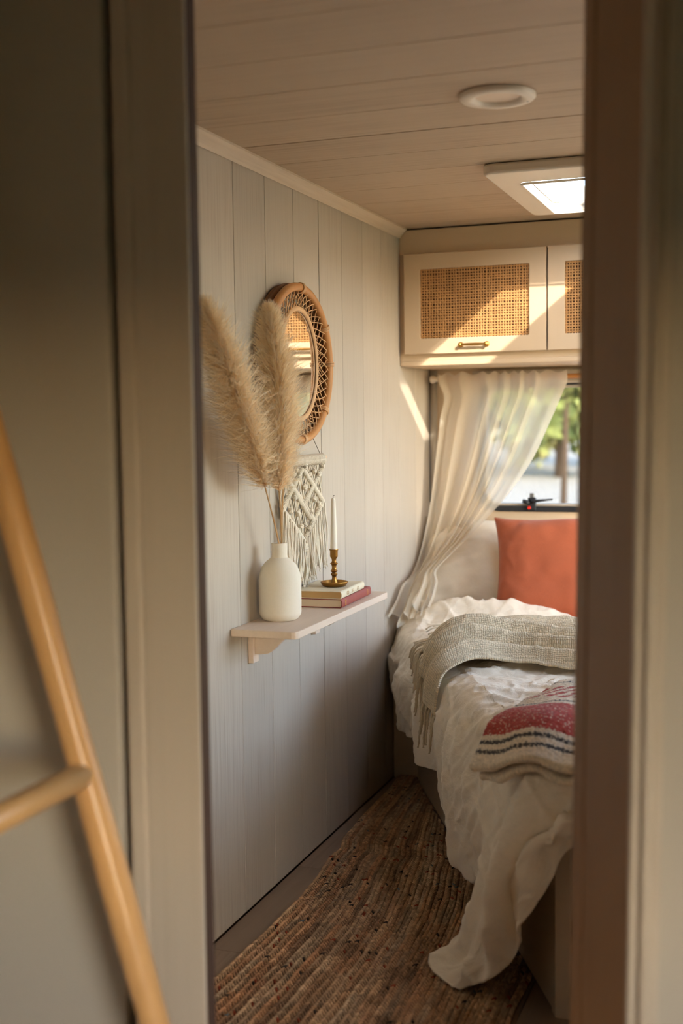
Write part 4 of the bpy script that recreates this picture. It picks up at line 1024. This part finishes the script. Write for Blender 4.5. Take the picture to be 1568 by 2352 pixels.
near = [(-0.885, 3.190, 0.455), (-0.878, 3.202, 0.505), (-0.858, 3.225, 0.552), (-0.805, 3.275, 0.580), (-0.72, 3.32, 0.582), (-0.5, 3.32, 0.582), (-0.1, 3.30, 0.582), (0.40, 3.28, 0.580)]
left = [(-0.940, 3.80, 0.592), (-0.975, 3.63, 0.582), (-0.985, 3.48, 0.550), (-0.940, 3.32, 0.500), (-0.885, 3.190, 0.455)]
right = [(0.40, 3.77, 0.580), (0.40, 3.55, 0.580), (0.40, 3.28, 0.580)]
nu, nv = 230, 170
G = coons(far, near, left, right, nu, nv)
ug = np.linspace(0, 1, nu)[:, None]; vg = np.linspace(0, 1, nv)[None]
# over the bed edge the cloth follows the bedding: push interior points out of the duvet
nn_ = grid_normals(G)
if nn_[150, 80, 2] < 0: nn_ = -nn_
wv = vg + 0.05 * np.sin(ug * 6 + 1) + 0.03 * fbm(ug * 4, vg * 3, 2)
folds = 0.038 * np.exp(-((wv - 0.08) / 0.045) ** 2) + 0.030 * np.exp(-((wv - 0.30) / 0.05) ** 2) + 0.036 * np.exp(-((wv - 0.52) / 0.05) ** 2) + 0.034 * np.exp(-((wv - 0.74) / 0.045) ** 2) + 0.026 * np.exp(-((wv - 0.96) / 0.045) ** 2)
folds = folds * np.interp(ug, [0, 0.12, 0.35, 1.0], [0.9, 1.4, 1.6, 1.55])
bulge = 0.030 * np.exp(-((ug - 0.10) / 0.09) ** 2) * np.clip(vg * 2.2 - 0.2, 0, 1)
G = G + nn_ * (folds + bulge + 0.0020 * ridge(ug * 40, vg * 14) + 0.004 + 0.005 * fbm(ug * 9, vg * 6, 2))[..., None]
# knit surface: rows of little ridges
kn = np.sin(np.linspace(0, 1, nv) * 2 * math.pi * 60)[None] * 0.0
sheet('knit', G - to, M['knit'], th_root, thick=0.007, offset=0.0)
EL = G[0]
def in_bed(p): return (p[:2] - P0) @ NB
for k in range(50):
    j = int(np.clip(k / 49 * (nv - 1) + random.uniform(-1, 1), 0, nv - 1)); e = EL[j].copy(); v_ = j / (nv - 1)
    L_ = random.uniform(0.095, 0.145)
    dr_top = np.array([-0.88 + random.uniform(-.2, .2), -0.42 + random.uniform(-.25, .2), -0.02]); dr_top /= np.linalg.norm(dr_top)
    pts = [e + np.array([0.006, 0.003, 0.0])]; p = e.copy()
    wob = random.uniform(0, 6.28)
    for st in range(9):
        o_ = in_bed(p)
        down = np.clip((o_ + 0.01) / 0.08, 0, 1)
        dcur = dr_top * (1 - down) + np.array([NB[0] * 0.10 + 0.18 * DB[0] * math.sin(wob), NB[1] * 0.10 + 0.18 * DB[1] * math.sin(wob), -1.0]) * down
        dcur /= np.linalg.norm(dcur); p = p + dcur * L_ / 9 + np.array([0.0012 * math.sin(st * 1.6 + wob), 0.0012 * math.cos(st * 1.9 + wob), 0])
        if down < 0.6: p[2] = max(p[2], 0.578 + 0.004 * math.sin(wob + st))
        else:
            oo = in_bed(p)
            if oo < 0.098: p[:2] += NB * (0.098 - oo) * 0.6
        pts.append(p.copy())
    pts = np.array(pts) - to
    mb = MB(); tw = np.linspace(0, 1, len(pts))
    for a in range(3):
        ph = a * 2.094
        off = np.stack([0.0020 * np.cos(tw * 24 + ph), 0.0020 * np.sin(tw * 24 + ph), 0.0 * tw], 1)
        mb.tube(spline(pts + off, 22), np.linspace(0.0021, 0.0016, 22), 5)
    mb.tube([pts[0], pts[0] * 0.5 + pts[1] * 0.5, pts[1]], [0.0030, 0.0046, 0.0032], 6)
    mb.build('fringe', M['knit_plain'] if 'knit_plain' in M else M.setdefault('knit_plain', plain('knit_yarn', srgb(212, 194, 162), 0.9, var=0.12, scale=150, bump=0.3, bscale=700)), th_root, smooth=True)

# ---------------------------------------------------------------- folded woven blanket
b_far = [(-0.520, 3.02, 0.604), (-0.40, 3.03, 0.606), (-0.2, 3.04, 0.604), (0.15, 3.05, 0.60)]
b_near = [(-0.622, 2.520, 0.520), (-0.575, 2.470, 0.548), (-0.515, 2.432, 0.572), (-0.455, 2.410, 0.584), (-0.40, 2.385, 0.572), (-0.32, 2.370, 0.562), (-0.15, 2.365, 0.572), (0.15, 2.365, 0.572)]
b_left = [(-0.520, 3.02, 0.604), (-0.565, 2.86, 0.602), (-0.592, 2.72, 0.597), (-0.608, 2.62, 0.580), (-0.622, 2.520, 0.520)]
b_right = [(0.15, 3.05, 0.60), (0.15, 2.7, 0.602), (0.15, 2.365, 0.572)]
nu, nt = 260, 210
S = coons(b_far, b_near, b_left, b_right, nu, nt)
ug = np.linspace(0, 1, nu)[:, None]; vg = np.linspace(0, 1, nt)[None]
up = grid_normals(S)
if up[100, 70, 2] < 0: up = -up
S = S + up * (0.010 * fbm(ug * 5 + 2, vg * 4 + 9, 2) + 0.006 * np.sin(ug * 30 + vg * 2) * np.clip(vg * 3 - 2, 0, 1) + 0.009)[..., None]
lay = 0.0135
rows = [S[:, :]]                                    # top layer far -> near
edge_dir = S[:, -1] - S[:, -6]; edge_dir /= np.linalg.norm(edge_dir, axis=1)[:, None]
def uturn(h0, h1, n=9):
    out = []
    for a in np.linspace(0, math.pi, n)[1:-1]:
        r = (h0 - h1) / 2
        out.append(S[:, -1] + up[:, -1] * ((h0 + h1) / 2 + r * math.cos(a))[..., None] + edge_dir * (abs(0.5 * lay) * 1.15 * math.sin(a)))
    return out
hj = 0.003 * vnoise(np.linspace(0, 14, nu), np.zeros(nu))
ut = uturn(np.zeros(nu), -lay + hj)
l2 = [S[:, k] + up[:, k] * (-lay + hj)[:, None] for k in range(nt - 1, 42, -3)]
kf = 42
back = [S[:, kf] + up[:, kf] * (-1.5 * lay) - (S[:, kf] - S[:, kf - 2]) * 0.0]
sh3 = 0.010 + 0.012 * vnoise(np.linspace(3, 12, nu), np.zeros(nu) + 3)
l3 = [S[:, k] + up[:, k] * (-2 * lay + hj)[:, None] + (edge_dir * sh3[:, None] if k > nt - 12 else 0) for k in range(kf, nt, 3)]
ut2 = []
for a in np.linspace(0, math.pi, 8)[1:-1]:
    ut2.append(l3[-1] + up[:, -1] * (-lay / 2 + lay / 2 * math.cos(a)) + edge_dir * (0.0075 * math.sin(a)))
l4 = [l3[-1] - up[:, -1] * lay - edge_dir * (0.02 * k) for k in range(0, 5)]
allrows = [S[:, k] for k in range(nt)] + ut + l2 + back + l3 + ut2 + l4
G = np.stack(allrows, 1)
G = G + RNG.normal(0, 0.0006, G.shape)
# woven stripes on the top layer; ug along the stripes, vg towards the foot
colr = np.empty(G.shape); cream_w = np.array(srgb(226, 208, 180)); red_w = np.array(srgb(174, 62, 46)); dark_w = np.array(srgb(72, 66, 60))
colr[:] = cream_w * (1 + 0.10 * RNG.normal(size=G.shape[:2]))[..., None]
vt = np.broadcast_to(vg, (nu, nt)) + 0.006 * fbm(ug * 9, vg * 2, 2) + 0.0018 * RNG.normal(size=(nu, nt)) + 0.0022 * np.sin(ug * 420)
def band(a, b): return (vt > a) & (vt < b)
lenu = ug * 0.78
dash = ((np.floor(lenu / 0.011).astype(int) % 3) != 0)
def paint(mask, c, keep=0.9):
    mk = mask & (RNG.random((nu, nt)) < keep); colr[:, :nt][mk] = c * (1 + 0.16 * RNG.normal(size=mk.sum()))[:, None]
paint(band(0.055, 0.075), dark_w, 0.7)
for r_ in range(4):
    a = 0.15 + r_ * 0.062; fr_ = ((lenu + 0.016 * r_ + 0.9 * (vg - a) * 0.3) / 0.040) % 1.0
    paint(band(a, a + 0.050) & (fr_ < 0.55), red_w, 0.97)
paint(band(0.480, 0.500), dark_w, 0.85)
paint(band(0.535, 0.845), red_w, 0.94)
paint(band(0.872, 0.894), dark_w, 0.92)
paint(band(0.925, 0.947), dark_w, 0.92)
BL = sheet('blanket', G, M['woven'], thick=0.005, offset=0.0, colors=np.clip(colr, 0.01, 1), label='folded cream wool blanket with red band and dark stripes at the bed foot', cat='blanket')

# ---------------------------------------------------------------- braided jute rug
rug = empty('rug', (-0.9, 2.8, 0), label='braided jute runner in brown tones along the slanted bed', cat='rug')
ro = np.array([-0.9, 2.8, 0.0])
tm = []
for zz, rr in ((-0.6, 0.75), (0.55, 0.8)):
    for k in range(6): tm.append((rr * math.cos(k * math.pi / 3), rr * math.sin(k * math.pi / 3), zz * 0.9))
TV = np.array(tm + [(0, 0, -1.0), (0, 0, 1.0)])
TF = np.array([(k, (k + 1) % 6, 6 + (k + 1) % 6) for k in range(6)] + [(k, 6 + (k + 1) % 6, 6 + k) for k in range(6)] + [(12, (k + 1) % 6, k) for k in range(6)] + [(13, 6 + k, 6 + (k + 1) % 6) for k in range(6)])
NR = 35; tones = [tuple(1.5 * (0.86 * c + 0.14 * sum(t_) / 3) for c in t_) for t_ in [srgb(168, 128, 88), srgb(150, 112, 76), srgb(182, 146, 106), srgb(132, 98, 68), srgb(160, 132, 100), srgb(118, 88, 62), srgb(172, 122, 80)]]
def base_x(y): return -1.199 + (4.037 - y) * 0.4935
for r_ in range(NR):
    v_ = r_ / (NR - 1); x_near = -1.195 + v_ * 0.665
    ys_ = np.arange(1.74, 4.02, 0.0115)
    s_ = np.clip((ys_ - 2.75) / 1.25, 0, 1); s_ = s_ * s_ * (3 - 2 * s_)
    xf = -1.262 + v_ * 0.40                                # rows crowd together at the far end
    xs_ = x_near * (1 - s_) + xf * s_ + 0.006 * np.sin(ys_ * 5 + r_ * 0.15) + 0.0012 * np.sin(ys_ * 31 + r_)
    kink = np.exp(-((ys_ - 3.30) / 0.05) ** 2) * 0.012 * (1 - v_) ; xs_ = xs_ + kink
    lim = base_x(ys_) - 0.012
    ok = (xs_ < lim) | (ys_ < 2.46)
    if (~ok).any():
        first = np.argmax(~ok); ys_, xs_ = ys_[:first], xs_[:first]
    if len(ys_) < 4: continue
    wid = 0.0195 * (1 - s_[:len(ys_)]) + 0.0122 * s_[:len(ys_)]
    tx = np.gradient(xs_, ys_); tn = np.stack([tx, np.ones_like(tx)], 1); tn /= np.linalg.norm(tn, axis=1)[:, None]; nm = np.stack([tn[:, 1], -tn[:, 0]], 1)
    zup = 0.0075 + 0.004 * fbm(xs_ * 4, ys_ * 3, 2) * (ys_ > 2.9) + 0.018 * np.clip((ys_ - 3.85) / 0.17, 0, 1) ** 2
    Vs, Fs, Cs = [], [], []; nb = 0
    rowtone = np.array(tones[random.randrange(len(tones))])
    seg_tone = [np.array(random.choice(tones)) for _ in range(30)]
    for sgn in (-1, 1):
        c = np.stack([xs_ + nm[:, 0] * sgn * wid * 0.25, ys_ + nm[:, 1] * sgn * wid * 0.25 + (0.0057 if sgn > 0 else 0), zup], 1)
        ang = sgn * 0.62
        d = np.stack([tn[:, 0] * math.cos(ang) - tn[:, 1] * math.sin(ang), tn[:, 0] * math.sin(ang) + tn[:, 1] * math.cos(ang)], 1)
        e = np.stack([d[:, 1], -d[:, 0]], 1)
        Vv = np.zeros((len(c), 14, 3))
        ln = 0.0092 * RNG.uniform(0.9, 1.15, len(c)); wd = 0.0034 * RNG.uniform(0.9, 1.15, len(c))
        Vv[..., :2] = c[:, None, :2] + d[:, None] * (TV[None, :, 2:3] * ln[:, None, None]) + e[:, None] * (TV[None, :, 0:1] * wd[:, None, None])
        Vv[..., 2] = np.maximum(c[:, None, 2] + TV[None, :, 1] * 0.0062 + TV[None, :, 2] * sgn * 0.0 - 0.0015, 0.0008)
        Vs.append(Vv.reshape(-1, 3)); Fs.append((TF[None] + (np.arange(len(c)) * 14)[:, None, None] + nb).reshape(-1, 3)); nb += len(c) * 14
        pick = np.array([seg_tone[int(i)] for i in np.clip((ys_ - 1.7) / 2.4 * 29, 0, 29)])
        cc = (0.55 * rowtone + 0.45 * pick) * RNG.uniform(0.72, 1.2, len(c))[:, None]
        rnd = RNG.random(len(c)); cc[rnd < 0.012] = srgb(60, 48, 40); cc[(rnd > 0.012) & (rnd < 0.015)] = srgb(98, 104, 106); cc[(rnd > 0.02) & (rnd < 0.03)] = srgb(150, 70, 44)
        Cs.append(np.repeat(cc[:, None], 14, 1).reshape(-1, 3))
    me = mesh('braid_row', np.concatenate(Vs) - ro, np.concatenate(Fs), colors=np.concatenate(Cs))
    link('braid_row', me, M['jute'], rug, smooth=True)
    # core cord under the braid
    pts = np.stack([xs_, ys_, np.maximum(zup - 0.0055, 0.0012)], 1)[::6] - ro
    if len(pts) > 3:
        Lf = pts + np.concatenate([nm[::6] * (wid[::6] * 0.5)[:, None], np.zeros((len(pts), 1))], 1); Rt = pts - np.concatenate([nm[::6] * (wid[::6] * 0.5)[:, None], np.zeros((len(pts), 1))], 1)
        n_ = len(pts); me = mesh('row_core', np.concatenate([Lf, Rt]), np.stack([np.arange(n_ - 1), np.arange(1, n_), np.arange(1, n_) + n_, np.arange(n_ - 1) + n_], 1))
        o_ = link('row_core', me, M['jutebase'], rug); md = o_.modifiers.new('thickness', 'SOLIDIFY'); md.thickness = 0.002

# ---------------------------------------------------------------- ladder leaning on the left wall in the near room
ld = empty('ladder', (-0.75, 1.2, 0), label='bamboo blanket ladder leaning on the left in the near room', cat='ladder')
LY = 1.50
def rail_x(z): return -0.846 - 0.2886 * (z - 0.402)
zt = 1.84
def rail(y):
    n = 40; z = np.linspace(0.02, zt, n)
    r = 0.0228 + 0.0012 * np.sin(z * 13.0) - 0.0012 * np.exp(-((((z + 0.08) % 0.43) - 0.2) / 0.008) ** 2)
    return MB().tube([(rail_x(a) + 0.75, y - 1.2, a) for a in z], r, 24).build('rail', M['bamboo'], ld, smooth=True)
rail(LY); rail(LY - 0.46)
for z in (0.21, 0.765, 1.32):
    MB().tube([(rail_x(z) + 0.75, LY - 1.2 + 0.012, z), (rail_x(z) + 0.75, LY - 1.43, z), (rail_x(z) + 0.75, LY - 1.67, z)], 0.0195, 20).build('rung', M['bamboo_y'], ld, smooth=True)

# ---------------------------------------------------------------- outside
gnd = MB().box(-60, 60, 5.5, 110, -0.62, -0.55).build('ground', M['gravel'], kind='structure', label='pale sunlit gravel outside the window')
MB().box(-60, 60, -60, 5.5, -0.62, -0.55).build('lawn', M['grass'], kind='structure', label='lawn around the camper')
def tree(x, y, h, r, seed, label, c0, c1, low=False, slim=1.0):
    rg = np.random.default_rng(seed)
    t = empty('tree', (x, y, -0.55), label=label, cat='tree', group='trees outside the window')
    MB().tube([(0, 0, 0), (0.05, 0.02, h * 0.35), (0.0, 0.06, h * 0.75)], [0.16 * slim, 0.12 * slim, 0.05 * slim], 10).build('trunk', M['bark'], t, smooth=True)
    n = 2600
    d = rg.normal(size=(n, 3)); d /= np.linalg.norm(d, axis=1)[:, None]; rad = rg.random(n) ** 0.4
    c = d * rad[:, None] * np.array([r, r, h * (0.46 if low else 0.36)]) * (1 + 0.25 * np.sin(d[:, :1] * 5 + seed)) + np.array([0, 0, h * (0.52 if low else 0.66)])
    a = rg.normal(size=(n, 3)); a /= np.linalg.norm(a, axis=1)[:, None]; b = np.cross(a, rg.normal(size=(n, 3))); b /= np.linalg.norm(b, axis=1)[:, None]
    s = rg.uniform(0.10, 0.22, n)[:, None] * (1.9 if low else 1.0)
    V = np.stack([c - a * s, c + b * s * 0.55, c + a * s, c - b * s * 0.55], 1).reshape(-1, 3); F = np.arange(n * 4).reshape(n, 4)
    cc = np.array(c0) * (1 - rg.random(n)[:, None]) + np.array(c1) * rg.random(n)[:, None]
    link('foliage', mesh('foliage', V, F, colors=np.repeat(cc, 4, 0)), M['leaf'], t, kind='stuff')
tree(-6.6, 38.0, 7.5, 2.2, 11, 'leafy tree across the gravel, behind the open part of the window', srgb(110, 128, 74), srgb(186, 186, 116), low=True)
tree(-9.6, 45.0, 8.5, 2.5, 12, 'yellow green tree beside the curtain edge', srgb(128, 138, 82), srgb(206, 200, 134), low=True)
tree(-12.4, 38.0, 7.0, 2.3, 13, 'olive tree behind the drawn curtain', srgb(96, 112, 72), srgb(156, 164, 104), low=True)
tree(-3.4, 46.0, 8.0, 2.4, 14, 'dark green tree beyond the door jamb', srgb(84, 106, 66), srgb(146, 160, 96), low=True)
tree(-17.0, 46.0, 9.0, 2.9, 15, 'tall distant tree far to the side', srgb(104, 124, 84), srgb(168, 176, 120), low=True)
tree(1.6, 39.0, 7.2, 2.3, 17, 'round green tree on the far side of the gravel, past the jamb', srgb(98, 118, 70), srgb(164, 172, 104), low=True)
tree(7.0, 44.0, 8.2, 2.6, 18, 'broad green tree at the far end of the gravel', srgb(108, 124, 76), srgb(180, 182, 116), low=True)
tree(-3.25, 19.0, 5.6, 1.5, 16, 'slim young tree near the window', srgb(110, 130, 76), srgb(180, 184, 110), slim=0.35)
